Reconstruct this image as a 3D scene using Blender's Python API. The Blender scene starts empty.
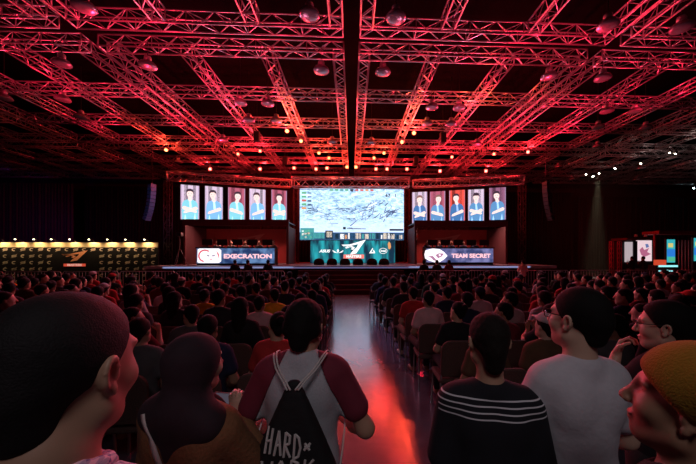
import bpy, math, random
import numpy as np
from mathutils import Vector, Matrix, Euler
rnd = random.Random(7)
PI = math.pi
SC = bpy.context.scene
COL = SC.collection
# ------------------------------------------------------------------ camera frame
CZ, F, TH, PX, PY = 1.85, 309.0, math.radians(2.6), 365.5, 254.0
def P(px, py, dep):
    lat = (px - PX) * dep / F
    return Vector((lat * math.cos(TH) + dep * math.sin(TH), -lat * math.sin(TH) + dep * math.cos(TH), CZ - (py - PY) * dep / F))
def proj(v):
    dep = v[0] * math.sin(TH) + v[1] * math.cos(TH)
    lat = v[0] * math.cos(TH) - v[1] * math.sin(TH)
    if dep < .05: return (-999, -999, dep)
    return (PX + F * lat / dep, PY - F * (v[2] - CZ) / dep, dep)

# ------------------------------------------------------------------ materials
MATS = {}
def nd(nt, t, **kw):
    n = nt.nodes.new(t)
    for k, v in kw.items(): setattr(n, k, v)
    return n
def pm(name, col, rough=.6, metal=0., var=.12, scale=14., bump=0., spec=.5, sheen=0.):
    if name in MATS: return MATS[name]
    m = bpy.data.materials.new(name); m.use_nodes = True; nt = m.node_tree
    b = nt.nodes['Principled BSDF']; L = nt.links
    tc = nd(nt, 'ShaderNodeTexCoord'); no = nd(nt, 'ShaderNodeTexNoise'); no.inputs['Scale'].default_value = scale; no.inputs['Detail'].default_value = 3
    L.new(tc.outputs['Object'], no.inputs['Vector'])
    mx = nd(nt, 'ShaderNodeMix', data_type='RGBA')
    mx.inputs[6].default_value = (*[max(0, c * (1 - var)) for c in col], 1); mx.inputs[7].default_value = (*[min(1, c * (1 + var)) for c in col], 1)
    L.new(no.outputs['Fac'], mx.inputs[0]); L.new(mx.outputs[2], b.inputs['Base Color'])
    b.inputs['Roughness'].default_value = rough; b.inputs['Metallic'].default_value = metal
    b.inputs['Specular IOR Level'].default_value = spec
    if sheen: b.inputs['Sheen Weight'].default_value = sheen
    if bump:
        bp = nd(nt, 'ShaderNodeBump'); bp.inputs['Strength'].default_value = bump; bp.inputs['Distance'].default_value = .01
        L.new(no.outputs['Fac'], bp.inputs['Height']); L.new(bp.outputs[0], b.inputs['Normal'])
    MATS[name] = m
    return m
def em(name, col, st=1.):
    if name in MATS: return MATS[name]
    m = bpy.data.materials.new(name); m.use_nodes = True; nt = m.node_tree
    b = nt.nodes['Principled BSDF']
    b.inputs['Base Color'].default_value = (.02, .02, .02, 1); b.inputs['Roughness'].default_value = .4
    b.inputs['Emission Color'].default_value = (*col, 1); b.inputs['Emission Strength'].default_value = st
    MATS[name] = m
    return m

# ------------------------------------------------------------------ mesh builder
class MB:
    def __init__(s): s.v = []; s.f = []; s.mi = []
    def add(s, vs, fs, mi=0):
        b = len(s.v); s.v += [tuple(v) for v in vs]; s.f += [tuple(b + i for i in f) for f in fs]; s.mi += [mi] * len(fs); return s
    def box(s, x0, y0, z0, x1, y1, z1, mi=0, M=None, bev=0.):
        if bev:
            c = bev; vs = []; 
            import itertools
            X = (x0, x1); Y = (y0, y1); Z = (z0, z1)
            idx = {}
            for i, j, k in itertools.product((0, 1), repeat=3):
                sx, sy, sz = (1 - 2 * i), (1 - 2 * j), (1 - 2 * k)
                idx[(i, j, k, 0)] = len(vs); vs.append((X[i], Y[j] + sy * c, Z[k] + sz * c))
                idx[(i, j, k, 1)] = len(vs); vs.append((X[i] + sx * c, Y[j], Z[k] + sz * c))
                idx[(i, j, k, 2)] = len(vs); vs.append((X[i] + sx * c, Y[j] + sy * c, Z[k]))
            fs = []
            for ax in range(3):
                for e in (0, 1):
                    o = [a for a in range(3) if a != ax]; q = []
                    for u, w in ((0, 0), (1, 0), (1, 1), (0, 1)):
                        t = [0, 0, 0]; t[ax] = e; t[o[0]] = u; t[o[1]] = w; q.append(idx[(*t, ax)])
                    fs.append(q)
                    
            for ax in range(3):
                o = [a for a in range(3) if a != ax]
                for u in (0, 1):
                    for w in (0, 1):
                        t0 = [0, 0, 0]; t0[o[0]] = u; t0[o[1]] = w; t1 = list(t0); t1[ax] = 1
                        fs.append([idx[(*t0, o[0])], idx[(*t1, o[0])], idx[(*t1, o[1])], idx[(*t0, o[1])]])
            for i, j, k in itertools.product((0, 1), repeat=3): fs.append([idx[(i, j, k, a)] for a in range(3)])
        else:
            vs = [(x, y, z) for x in (x0, x1) for y in (y0, y1) for z in (z0, z1)]
            fs = [(0, 1, 3, 2), (4, 6, 7, 5), (0, 4, 5, 1), (2, 3, 7, 6), (0, 2, 6, 4), (1, 5, 7, 3)]
        if M is not None: vs = [M @ Vector(v) for v in vs]
        return s.add(vs, fs, mi)
    def tube(s, a, b, r, r2=None, n=6, mi=0, caps=True):
        a = Vector(a); b = Vector(b); r2 = r if r2 is None else r2
        d = (b - a)
        if d.length < 1e-6: return s
        d.normalize(); u = d.orthogonal().normalized(); w = d.cross(u)
        vs = [a + (u * math.cos(t) + w * math.sin(t)) * r for t in [2 * PI * i / n for i in range(n)]] + [b + (u * math.cos(t) + w * math.sin(t)) * r2 for t in [2 * PI * i / n for i in range(n)]]
        fs = [(i, (i + 1) % n, n + (i + 1) % n, n + i) for i in range(n)]
        if caps: fs += [tuple(range(n))[::-1], tuple(range(n, 2 * n))]
        return s.add(vs, fs, mi)
    def path(s, pts, r, n=6, mi=0):
        pts = [Vector(p) for p in pts]; rings = []; b0 = len(s.v); u = None
        for i, p in enumerate(pts):
            d = (pts[min(i + 1, len(pts) - 1)] - pts[max(i - 1, 0)]).normalized()
            u = d.orthogonal().normalized() if u is None else (u - d * u.dot(d)).normalized()
            w = d.cross(u)
            s.v += [tuple(p + (u * math.cos(2 * PI * k / n) + w * math.sin(2 * PI * k / n)) * r) for k in range(n)]
        for i in range(len(pts) - 1):
            for k in range(n):
                s.f.append((b0 + i * n + k, b0 + i * n + (k + 1) % n, b0 + (i + 1) * n + (k + 1) % n, b0 + (i + 1) * n + k)); s.mi.append(mi)
        s.f.append(tuple(b0 + k for k in range(n))[::-1]); s.f.append(tuple(b0 + (len(pts) - 1) * n + k for k in range(n))); s.mi += [mi, mi]
        return s
    def lathe(s, prof, n=16, c=(0, 0, 0), mi=0, M=None):
        vs = []; fs = []
        for r, z in prof:
            for k in range(n):
                t = 2 * PI * k / n; vs.append(Vector((c[0] + r * math.cos(t), c[1] + r * math.sin(t), c[2] + z)))
        for i in range(len(prof) - 1):
            for k in range(n): fs.append((i * n + k, i * n + (k + 1) % n, (i + 1) * n + (k + 1) % n, (i + 1) * n + k))
        if M is not None: vs = [M @ v for v in vs]
        return s.add(vs, fs, mi)
    def poly(s, pts, y=0., mi=0, th=.004):
        """flat shape in the XZ plane facing -Y, thickness th"""
        n = len(pts); vs = [(x, y, z) for x, z in pts] + [(x, y + th, z) for x, z in pts]
        return s.add(vs, [tuple(range(n)), tuple(range(n, 2 * n))[::-1]] + [(i, n + i, n + (i + 1) % n, (i + 1) % n) for i in range(n)], mi)
    def mesh(s, name):
        me = bpy.data.meshes.new(name); me.from_pydata(s.v, [], s.f)
        for p, m in zip(me.polygons, s.mi): p.material_index = m
        me.update(); return me
def ell2(cx, cz, rx, rz, n=14, a0=0, a1=2 * PI):
    return [(cx + rx * math.cos(a0 + (a1 - a0) * i / n), cz + rz * math.sin(a0 + (a1 - a0) * i / n)) for i in range(n)]
def obj(name, me, mats, parent=None, loc=(0, 0, 0), rz=0., smooth=False):
    if isinstance(me, MB): me = me.mesh(name)
    if not isinstance(mats, (list, tuple)): mats = [mats]
    if not me.materials:
        for m in mats: me.materials.append(m)
    if smooth: me.polygons.foreach_set('use_smooth', [True] * len(me.polygons))
    o = bpy.data.objects.new(name, me); COL.objects.link(o)
    for i, m in enumerate(mats):
        if me.materials[i] != m: o.material_slots[i].link = 'OBJECT'; o.material_slots[i].material = m
    o.location = loc; o.rotation_euler = (0, 0, rz)
    if parent is not None: o.parent = parent
    return o
def tag(o, label, cat, group=None, kind=None):
    o['label'] = label; o['category'] = cat
    if group: o['group'] = group
    if kind: o['kind'] = kind
    return o
def thing(name, label, cat, loc=(0, 0, 0), rz=0., group=None):
    o = bpy.data.objects.new(name, None); COL.objects.link(o); o.empty_display_size = .1
    o.location = loc; o.rotation_euler = (0, 0, rz); return tag(o, label, cat, group)
def struct(name, me, m, loc=(0, 0, 0)):
    o = obj(name, me, m, None, loc); o['kind'] = 'structure'; return o
KIDS = {}
def copy_tree(o, parent=None):
    c = o.copy(); COL.objects.link(c); c.parent = parent
    for ch in o.children: copy_tree(ch, c)
    return c
def lookrot(d):
    return Vector(d).to_track_quat('-Z', 'Y').to_euler()
ORD = 'first second third fourth fifth sixth seventh eighth ninth tenth eleventh twelfth thirteenth fourteenth fifteenth sixteenth seventeenth eighteenth nineteenth twentieth twenty-first twenty-second twenty-third twenty-fourth twenty-fifth twenty-sixth twenty-seventh twenty-eighth twenty-ninth thirtieth'.split()
_font = {}
def text_mb(body, size, M, shear=0., bold=0., space=1., scale_x=1.):
    cu = bpy.data.curves.new('t', 'FONT'); cu.body = body; cu.size = size; cu.align_x = 'CENTER'; cu.align_y = 'CENTER'
    cu.shear = shear; cu.offset = bold; cu.space_character = space; cu.resolution_u = 3; cu.extrude = .002
    o = bpy.data.objects.new('t', cu); me = bpy.data.meshes.new_from_object(o)
    vs = [M @ Vector((v.co.x * scale_x, v.co.y, v.co.z)) for v in me.vertices]; fs = [tuple(p.vertices) for p in me.polygons]
    bpy.data.objects.remove(o); bpy.data.curves.remove(cu); bpy.data.meshes.remove(me)
    return vs, fs
UP = Matrix.Rotation(PI / 2, 4, 'X')    # text lying in XY -> XZ plane, reads from -Y

# ------------------------------------------------------------------ signed distance modelling
def cone(a, b, ra, rb=None, k=.03, op='u'): return dict(t='c', a=np.array(a, float), b=np.array(b, float), ra=ra, rb=ra if rb is None else rb, k=k, op=op)
def ell(c, r, k=.03, R=None, op='u'): return dict(t='e', c=np.array(c, float), r=np.array(r, float), R=np.eye(3) if R is None else R, k=k, op=op)
def plane(n, c, k=.01, op='i'):
    n = np.array(n, float); return dict(t='p', n=n / np.linalg.norm(n), c=np.array(c, float), k=k, op=op)
def bx(c, hf, rd=.01, k=.02, R=None, op='u'): return dict(t='b', c=np.array(c, float), h=np.array(hf, float), rd=rd, R=np.eye(3) if R is None else R, k=k, op=op)
def rot3(yaw=0., pitch=0., roll=0.):
    return np.array(Euler((pitch, roll, yaw), 'XYZ').to_matrix())
def tf(prims, R=None, piv=(0, 0, 0), t=(0, 0, 0), s=1.):
    R = np.eye(3) if R is None else R; piv = np.array(piv, float); t = np.array(t, float); out = []
    g = lambda p: ((R @ (p - piv)) + piv + t) * s
    for q in prims:
        q = dict(q); q['k'] = q['k'] * s
        if q['t'] == 'c': q['a'] = g(q['a']); q['b'] = g(q['b']); q['ra'] *= s; q['rb'] *= s
        elif q['t'] == 'p': q['c'] = g(q['c']); q['n'] = R @ q['n']
        elif q['t'] == 'e': q['c'] = g(q['c']); q['r'] = q['r'] * s; q['R'] = R @ q['R']
        else: q['c'] = g(q['c']); q['h'] = q['h'] * s; q['rd'] *= s; q['R'] = R @ q['R']
        out.append(q)
    return out
def grow(prims, g):
    out = []
    for q in prims:
        q = dict(q)
        if q['t'] == 'c': q['ra'] += g; q['rb'] += g
        elif q['t'] == 'e': q['r'] = q['r'] + g
        elif q['t'] == 'b': q['h'] = q['h'] + g
        out.append(q)
    return out
def op_(prims, op, k=None):
    out = []
    for q in prims:
        q = dict(q); q['op'] = op
        if k is not None: q['k'] = k
        out.append(q)
    return out
def pd(q, p):
    if q['t'] == 'c':
        ba = q['b'] - q['a']; pa = p - q['a']; h = np.clip((pa @ ba) / max(ba @ ba, 1e-9), 0, 1)
        return np.linalg.norm(pa - h[:, None] * ba, axis=1) - (q['ra'] + (q['rb'] - q['ra']) * h)
    if q['t'] == 'e':
        l = (p - q['c']) @ q['R']; k0 = np.linalg.norm(l / q['r'], axis=1); k1 = np.linalg.norm(l / q['r'] ** 2, axis=1)
        return k0 * (k0 - 1) / np.maximum(k1, 1e-6)
    if q['t'] == 'p': return (p - q['c']) @ q['n']
    l = np.abs((p - q['c']) @ q['R']) - q['h'] + q['rd']
    return np.linalg.norm(np.maximum(l, 0), axis=1) + np.minimum(l.max(1), 0) - q['rd']
def bound(q):
    if q['t'] == 'c': return (q['a'] + q['b']) / 2, np.linalg.norm(q['b'] - q['a']) / 2 + max(q['ra'], q['rb'])
    if q['t'] == 'e': return q['c'], q['r'].max()
    if q['t'] == 'b': return q['c'], np.linalg.norm(q['h'])
    return None, None
def smin(a, b, k):
    h = np.maximum(k - np.abs(a - b), 0) / k
    return np.minimum(a, b) - h * h * k * .25
def sdf(prims, p, extra=None):
    d = np.full(len(p), 1.0)
    for q in prims:
        e = pd(q, p)
        if q['op'] == 'u': d = smin(d, e, max(q['k'], 1e-4))
        elif q['op'] == 's': d = -smin(-d, e, max(q['k'], 1e-4))
        else: d = -smin(-d, -e, max(q['k'], 1e-4))
    if extra is not None: d = extra(p, d)
    return d
def surf(prims, h, extra=None):
    us = [q for q in prims if q['op'] == 'u']; bs = [bound(q) for q in us]
    lo = np.min([c - r for c, r in bs], 0) - 3 * h - .01; hi = np.max([c + r for c, r in bs], 0) + 3 * h + .01
    B = 12
    n = (np.ceil((hi - lo) / h / B).astype(int)) * B
    V = np.full(n, 1.0, np.float32)
    ar = [lo[i] + h * np.arange(n[i]) for i in range(3)]; br = h * B * .87
    g = np.stack(np.meshgrid(*[np.arange(B) * h] * 3, indexing='ij'), -1).reshape(-1, 3)
    for i in range(0, n[0], B):
        for j in range(0, n[1], B):
            for k in range(0, n[2], B):
                o = np.array([ar[0][i], ar[1][j], ar[2][k]]); c = o + h * B / 2
                m = br + .05
                if not any(np.linalg.norm(c - cc) < rr + m for cc, rr in bs): continue
                sub = [q for q in prims if q['t'] == 'p' or (lambda b: np.linalg.norm(c - b[0]) < b[1] + m + .03)(bound(q)) or q['op'] == 'i']
                V[i:i + B, j:j + B, k:k + B] = sdf(sub, g + o, extra).reshape(B, B, B)
    S = V < 0
    cs = [(a, b, c) for a in (0, 1) for b in (0, 1) for c in (0, 1)]
    sl = lambda A, a, b, c: A[a:n[0] - 1 + a, b:n[1] - 1 + b, c:n[2] - 1 + c]
    cnt = sum(sl(S, *c).astype(np.int8) for c in cs)
    act = np.argwhere((cnt > 0) & (cnt < 8))
    idx = np.full(tuple(n - 1), -1, np.int64); idx[act[:, 0], act[:, 1], act[:, 2]] = np.arange(len(act))
    cv = np.stack([V[act[:, 0] + a, act[:, 1] + b, act[:, 2] + c] for a, b, c in cs], 1).astype(float)
    ps = np.zeros((len(act), 3)); w = np.zeros(len(act)); ca = np.array(cs, float)
    for e in range(8):
        for f in range(e + 1, 8):
            if np.abs(ca[e] - ca[f]).sum() != 1: continue
            a, b = cv[:, e], cv[:, f]; m = (a < 0) != (b < 0)
            t = np.where(m, a / np.where(m, a - b, 1), 0)
            ps += np.where(m[:, None], ca[e] + t[:, None] * (ca[f] - ca[e]), 0); w += m
    vs = (act + ps / w[:, None]) * h + lo
    F_ = []
    for ax in range(3):
        a, b = [(1, 2), (2, 0), (0, 1)][ax]
        s0 = [slice(1, n[i] - 1) for i in range(3)]; s1 = list(s0); s0[ax] = slice(0, n[ax] - 1); s1[ax] = slice(1, n[ax])
        A = S[tuple(s0)]; C = S[tuple(s1)]
        E = np.argwhere(A != C)
        if not len(E): continue
        sg = A[E[:, 0], E[:, 1], E[:, 2]]
        off = np.array([1, 1, 1]); off[ax] = 0; E = E + off
        da = np.zeros(3, int); da[a] = 1; db = np.zeros(3, int); db[b] = 1
        q = [E - da - db, E - db, E, E - da]
        I = np.stack([idx[t[:, 0], t[:, 1], t[:, 2]] for t in q], 1)
        I[~sg] = I[~sg][:, ::-1]
        F_.append(I[(I >= 0).all(1)])
    return vs, np.concatenate(F_)
def sdf_mesh(name, parts, h):
    """parts: list of (prims, extra) -> one mesh, one material slot per entry"""
    V = []; Fc = []; mi = []; b = 0
    for i, pe in enumerate(parts):
        pr, ex = pe if isinstance(pe, tuple) else (pe, None)
        v, f = surf(pr, h, ex); V.append(v); Fc.append(f + b); mi += [i] * len(f); b += len(v)
    V = np.concatenate(V); Fc = np.concatenate(Fc)
    me = bpy.data.meshes.new(name)
    me.vertices.add(len(V)); me.vertices.foreach_set('co', V.ravel())
    me.loops.add(len(Fc) * 4); me.loops.foreach_set('vertex_index', Fc.ravel())
    me.polygons.add(len(Fc)); me.polygons.foreach_set('loop_start', np.arange(len(Fc)) * 4)
    try: me.polygons.foreach_set('loop_total', np.full(len(Fc), 4))
    except Exception: pass
    me.polygons.foreach_set('material_index', np.array(mi, dtype=np.int32))
    me.polygons.foreach_set('use_smooth', np.ones(len(Fc), bool))
    me.update(calc_edges=True); me.validate(); return me

# ------------------------------------------------------------------ the human figure (1.70 m, faces +Y)
def hand(w, d, nrm, curl=.5, side=1, spread=.35, thumb=.6):
    """w wrist, d direction of the palm, nrm the way the palm faces; side +1: thumb on the d x nrm side"""
    w = np.array(w, float); d = np.array(d, float); d /= np.linalg.norm(d); nrm = np.array(nrm, float)
    nrm -= d * (nrm @ d); nrm /= np.linalg.norm(nrm); u = np.cross(d, nrm) * side
    pr = []
    for i, s_ in enumerate((.027, .009, -.009, -.026)):
        k = w + d * (.088 - .004 * abs(i - 1)) + u * s_
        pr.append(cone(w + d * .012 + u * s_ * .6, k, .0135, .0105, k=.012))
        L = (.040, .045, .042, .033)[i]; p = k; ang = curl * .55
        dirp = d + u * (s_ * spread * 3)
        for j, (l, r) in enumerate(((L, .0088), (L * .62, .0080), (L * .5, .0070))):
            dd = dirp * math.cos(ang) + nrm * math.sin(ang); dd /= np.linalg.norm(dd); e = p + dd * l
            pr.append(cone(p, e, r, r * .93, k=.003)); p = e; ang += curl * (.9 if j == 0 else .7)
    a = w + d * .022 + u * .022; b = a + d * .035 + u * .026 + nrm * .012
    c = b + (d * .8 + nrm * thumb + u * (.5 - thumb * .5)) * .030; e = c + (d * .9 + nrm * thumb * 1.3 - u * .1) * .022
    pr += [cone(a, b, .014, .0115, k=.01), cone(b, c, .0105, .0095, k=.004), cone(c, e, .0095, .008, k=.004)]
    return pr
def head_prims(det=1):
    pr = [ell((0, -.012, 1.612), (.076, .098, .090), k=.02), ell((0, .030, 1.548), (.060, .064, .078), k=.04), cone((0, .070, 1.487), (0, .066, 1.492), .021, k=.04),
          ell((0, .083, 1.60), (.013, .014, .026), k=.02), cone((0, .092, 1.598), (0, .113, 1.558), .008, .0135, k=.012),
          cone((.052, .01, 1.515), (.022, .062, 1.487), .022, .018, k=.03), cone((-.052, .01, 1.515), (-.022, .062, 1.487), .022, .018, k=.03)]
    for s in (-1, 1):
        pr += [ell((s * .077, -.010, 1.575), (.009, .018, .029), k=.012, R=rot3(s * .25, .1))]
        if det > 1:
            R = rot3(s * .3, .12)
            pr += [ell((s * .087, -.012, 1.578), (.007, .010, .018), k=.006, R=R, op='s')]
            for t0 in range(8):
                a0 = -1.1 + t0 * .52; a1 = a0 + .52
                g = lambda t: np.array((s * .079, -.012, 1.578)) + R @ np.array((s * .006, -.0165 * math.cos(t), .027 * math.sin(t)))
                pr.append(cone(g(a0 + .3), g(a1 + .3), .0046, k=.005))
            pr += [ell((s * .080, .001, 1.549), (.007, .009, .011), k=.008), ell((s * .079, .008, 1.572), (.004, .005, .008), k=.004)]
            pr += [ell((s * .031, .074, 1.617), (.025, .011, .007), k=.018), ell((s * .032, .092, 1.598), (.017, .013, .011), k=.014, op='s'),
                   ell((s * .032, .0685, 1.604), (.0155, .0125, .0048), k=.006), ell((s * .032, .0675, 1.590), (.015, .0115, .004), k=.006),
                   ell((s * .040, .062, 1.555), (.024, .024, .022), k=.03), ell((s * .011, .108, 1.553), (.009, .010, .008), k=.006), ell((s * .007, .115, 1.547), (.004, .005, .004), k=.003, op='s')]
    if det > 1:
        pr += [ell((0, .094, 1.5215), (.024, .011, .0062), k=.006), ell((0, .092, 1.5095), (.021, .011, .0075), k=.006), ell((0, .106, 1.516), (.024, .006, .0016), k=.003, op='s')]
    return pr
def hair_prims(style):
    if style == 'short':
        return [ell((0, -.018, 1.622), (.084, .106, .094)), cone((0, -.075, 1.56), (0, -.065, 1.53), .05, .04, k=.03), plane((0, .80, -.60), (0, .018, 1.585), k=.012)], None
    if style == 'buzz':
        return [ell((0, -.014, 1.616), (.0795, .102, .0935)), plane((0, .78, -.63), (0, .005, 1.58), k=.006)], None
    if style == 'long':
        return [ell((0, -.022, 1.620), (.088, .106, .098)), cone((0, -.065, 1.56), (0, -.085, 1.36), .066, .05, k=.04), cone((.05, -.04, 1.56), (.055, -.07, 1.38), .04, .03, k=.04), cone((-.05, -.04, 1.56), (-.055, -.07, 1.38), .04, .03, k=.04),
                plane((0, .93, -.36), (0, .040, 1.58), k=.012)], None
    if style == 'bun':
        return [ell((0, -.018, 1.622), (.082, .104, .093)), ell((0, -.12, 1.66), (.04, .035, .04), k=.02), cone((0, -.075, 1.56), (0, -.065, 1.54), .045, .035, k=.03), plane((0, .80, -.60), (0, .018, 1.585), k=.012)], None
def figure(pose, head_rot=None, torso_rot=None, arms=None, det=1, legs='stand', build=1., hands=True, nl=0.):
    """returns dict of prim lists: body, shirt pieces; arms = {side: (elbow, wrist, hand dir, palm normal, curl)} in standing coordinates"""
    b = build
    HR = rot3() if head_rot is None else rot3(*head_rot)
    TR = rot3() if torso_rot is None else rot3(*torso_rot)
    neck = [cone((0, -.020, 1.40), (0, -.012, 1.52 + nl), .058, .054, k=.03)]
    torso = [ell((0, 0, 1.25), (.158 * b, .108 * b, .175), k=.05), ell((0, .005, 1.06), (.138 * b, .100 * b, .17), k=.08),
             cone((-.115 * b, -.005, 1.360), (.115 * b, -.005, 1.360), .062, k=.05), cone((0, -.02, 1.425), (.125, -.01, 1.378), .045, .040, k=.04), cone((0, -.02, 1.425), (-.125, -.01, 1.378), .045, .040, k=.04),
             ell((.07, -.055, 1.29), (.07, .055, .10), k=.03), ell((-.07, -.055, 1.29), (.07, .055, .10), k=.03)]
    hips = [ell((0, -.005, .935), (.150 * b, .112 * b, .13), k=.06)]
    A = {}
    for s in (-1, 1):
        el, wr, hd, pn, cu = (arms or {}).get(s, ((s * .212, -.02, 1.075), (s * .22, .09, .845), (0, .15, -1), (-s, 0, 0), .5))
        sh = np.array((s * .158 * b, -.005, 1.350)); el = np.array(el, float); wr = np.array(wr, float)
        A[s] = dict(up=[cone(sh, el, .050, .039, k=.04)], lo=[cone(el, (el * .6 + wr * .4), .041, .040, k=.03), cone((el * .6 + wr * .4), wr, .040, .0255, k=.03)],
                    hand=hand(wr, hd, pn, cu, side=s) if hands else [cone(wr, wr + np.array(hd) / np.linalg.norm(hd) * .10, .032, .028, k=.02), ell(wr + np.array(hd) / np.linalg.norm(hd) * .11, (.035, .03, .035), k=.02)], sh=sh, el=el, wr=wr)
    head = tf(tf(head_prims(det), HR, (0, -.015, 1.50)), None, (0, 0, 0), (0, 0, nl))
    L = []; feet = []
    if legs == 'stand':
        for s in (-1, 1):
            L += [cone((s * .085, 0, .88), (s * .093, .012, .48), .088 * b, .058, k=.04), cone((s * .093, .0, .47), (s * .095, -.018, .30), .056, .055, k=.03), cone((s * .095, -.018, .30), (s * .096, -.01, .08), .055, .038, k=.03)]
            feet += [cone((s * .096, -.03, .045), (s * .11, .15, .03), .043, .034, k=.03)]
        dz = 0
    else:
        kx = .11
        for s in (-1, 1):
            L += [cone((s * .088, -.02, .885), (s * kx, .40, .885), .088 * b, .062, k=.04), cone((s * kx, .41, .885), (s * kx, .395, .67), .060, .056, k=.03), cone((s * kx, .395, .67), (s * kx, .40, .46), .056, .038, k=.03)]
            feet += [cone((s * kx, .38, .405), (s * (kx + .02), .54, .392), .043, .034, k=.03)]
        dz = -.335
    T = lambda pr: tf(pr, TR, (0, 0, .95), (0, 0, dz))
    D = dict(dz=dz)
    D['head'] = T(head); D['neck'] = T(neck); D['torso'] = T(torso); D['hips'] = tf(hips, None, (0, 0, 0), (0, 0, dz)); D['legs'] = tf(L, None, (0, 0, 0), (0, 0, dz)); D['feet'] = tf(feet, None, (0, 0, 0), (0, 0, dz))
    D['arms'] = {s: {k: (T(v) if k in ('up', 'lo', 'hand') else v) for k, v in A[s].items()} for s in A}
    D['T'] = T; D['HR'] = HR; D['nl'] = nl; D['hd'] = lambda pr: T(tf(tf(pr, HR, (0, -.015, 1.50)), None, (0, 0, 0), (0, 0, nl)))
    a = D['arms']
    D['body'] = D['torso'] + D['hips'] + D['legs'] + D['feet'] + D['neck'] + D['head'] + a[-1]['up'] + a[-1]['lo'] + a[-1]['hand'] + a[1]['up'] + a[1]['lo'] + a[1]['hand']
    return D
def shirt_prims(D, sleeve=.5, g=.012, hem=.86, collar=.066, low=.0):
    dz = D['dz']; pr = grow(D['torso'], g) + grow(D['hips'], g + .004)
    for s in (-1, 1):
        u = D['arms'][s]['up'][0]; a, b = u['a'], u['b']
        if sleeve <= 1:
            e = a + (b - a) * sleeve; pr.append(cone(a, e, u['ra'] + g, u['ra'] + g + .004, k=.04)); n = (b - a) / np.linalg.norm(b - a)
        else:
            pr += grow(D['arms'][s]['up'], g + .002) + grow(D['arms'][s]['lo'], g)
            if sleeve < 2:
                pass
    pr.append(plane((0, 0, -1), (0, 0, hem + dz), k=.01))
    pr += D['T']([ell((0, .012, 1.475 - low), (collar, collar + .004, .060), op='s', k=.01)])
    return pr
def trouser_prims(D, g=.010):
    dz = D['dz']; pr = grow(D['hips'], g) + grow(D['legs'], g)
    pr.append(plane((0, 0, 1), (0, 0, .975 + dz), k=.01)); return pr

# ------------------------------------------------------------------ palette
ALU = pm('truss aluminium', (.66, .64, .66), .30, .72, .15, 3)
BLACK = pm('matt black metal', (.02, .02, .022), .5, .3)
BLKCLOTH = pm('black drape cloth', (.016, .013, .015), .95, 0, .25, 3, 0, .03)
SKINS = [pm('warm tan skin', (.42, .24, .16), .5, 0, .06, 30), pm('light tan skin', (.52, .33, .24), .5, 0, .06, 30), pm('brown skin', (.30, .16, .10), .5, 0, .06, 30)]
HAIRS = [pm('black hair', (.004, .003, .003), .8, 0, .5, 300, .25, .2), pm('dark brown hair', (.008, .005, .004), .8, 0, .5, 300, .25, .2)]
SHIRTS = {'black': (.014, .013, .015), 'charcoal': (.035, .033, .037), 'navy': (.02, .025, .06), 'maroon': (.16, .018, .025), 'grey': (.11, .105, .11), 'white': (.50, .48, .49), 'red': (.42, .03, .03),
          'dark green': (.03, .055, .035), 'brown': (.11, .06, .035), 'orange': (.70, .20, .02), 'pink': (.72, .42, .44), 'yellow': (.75, .45, .03), 'dark blue': (.022, .03, .065), 'purple': (.10, .04, .11)}
SM = {k: pm(k + ' cotton', v, .9, 0, .1, 25, .15, .2) for k, v in SHIRTS.items()}
TR = [pm('dark denim', (.022, .028, .045), .9, 0, .2, 60, .2), pm('black trouser cloth', (.015, .014, .015), .9), pm('khaki trouser cloth', (.14, .10, .06), .9)]
SHOE = pm('dark shoe leather', (.03, .025, .025), .5)

# ================================================================== THE HALL
def floor_mat():
    m = bpy.data.materials.new('polished hall floor'); m.use_nodes = True; nt = m.node_tree; L = nt.links; b = nt.nodes['Principled BSDF']
    tc = nd(nt, 'ShaderNodeTexCoord'); n1 = nd(nt, 'ShaderNodeTexNoise'); n1.inputs['Scale'].default_value = 1.3; n1.inputs['Detail'].default_value = 6; n1.inputs['Roughness'].default_value = .65
    n2 = nd(nt, 'ShaderNodeTexNoise'); n2.inputs['Scale'].default_value = 9; n2.inputs['Detail'].default_value = 5
    L.new(tc.outputs['Object'], n1.inputs['Vector']); L.new(tc.outputs['Object'], n2.inputs['Vector'])
    cr = nd(nt, 'ShaderNodeValToRGB'); cr.color_ramp.elements[0].position = .3; cr.color_ramp.elements[0].color = (.10, .08, .12, 1); cr.color_ramp.elements[1].position = .75; cr.color_ramp.elements[1].color = (.19, .16, .22, 1)
    L.new(n1.outputs['Fac'], cr.inputs[0]); L.new(cr.outputs[0], b.inputs['Base Color'])
    mr = nd(nt, 'ShaderNodeMapRange'); mr.inputs['From Min'].default_value = .3; mr.inputs['From Max'].default_value = .7; mr.inputs['To Min'].default_value = .15; mr.inputs['To Max'].default_value = .26
    L.new(n2.outputs['Fac'], mr.inputs[0]); L.new(mr.outputs[0], b.inputs['Roughness'])
    bp = nd(nt, 'ShaderNodeBump'); bp.inputs['Strength'].default_value = .03; bp.inputs['Distance'].default_value = .01; L.new(n1.outputs['Fac'], bp.inputs['Height']); L.new(bp.outputs[0], b.inputs['Normal'])
    b.inputs['Specular IOR Level'].default_value = 1.
    b.inputs['Coat Weight'].default_value = .6; b.inputs['Coat Roughness'].default_value = .22
    return m
HW, YB, YF, ZC = 37., 32., -3., 10.6
struct('floor', MB().box(-HW, YF, -.2, HW, YB, 0), floor_mat())
CEILM = pm('black ceiling paint', (.004, .003, .0035), .95, 0, .3, .8, 0, .02)
struct('ceiling', MB().box(-HW, YF, ZC, HW, YB, ZC + .2), CEILM)
WALLM = pm('dark hall wall', (.035, .022, .035), .9, 0, .2, .6)
struct('wall_back', MB().box(-HW, YB, 0, HW, YB + .2, ZC), WALLM)
struct('wall_left', MB().box(-HW - .2, YF, 0, -HW, YB, ZC), WALLM)
struct('wall_right', MB().box(HW, YF, 0, HW + .2, YB, ZC), WALLM)

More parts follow.
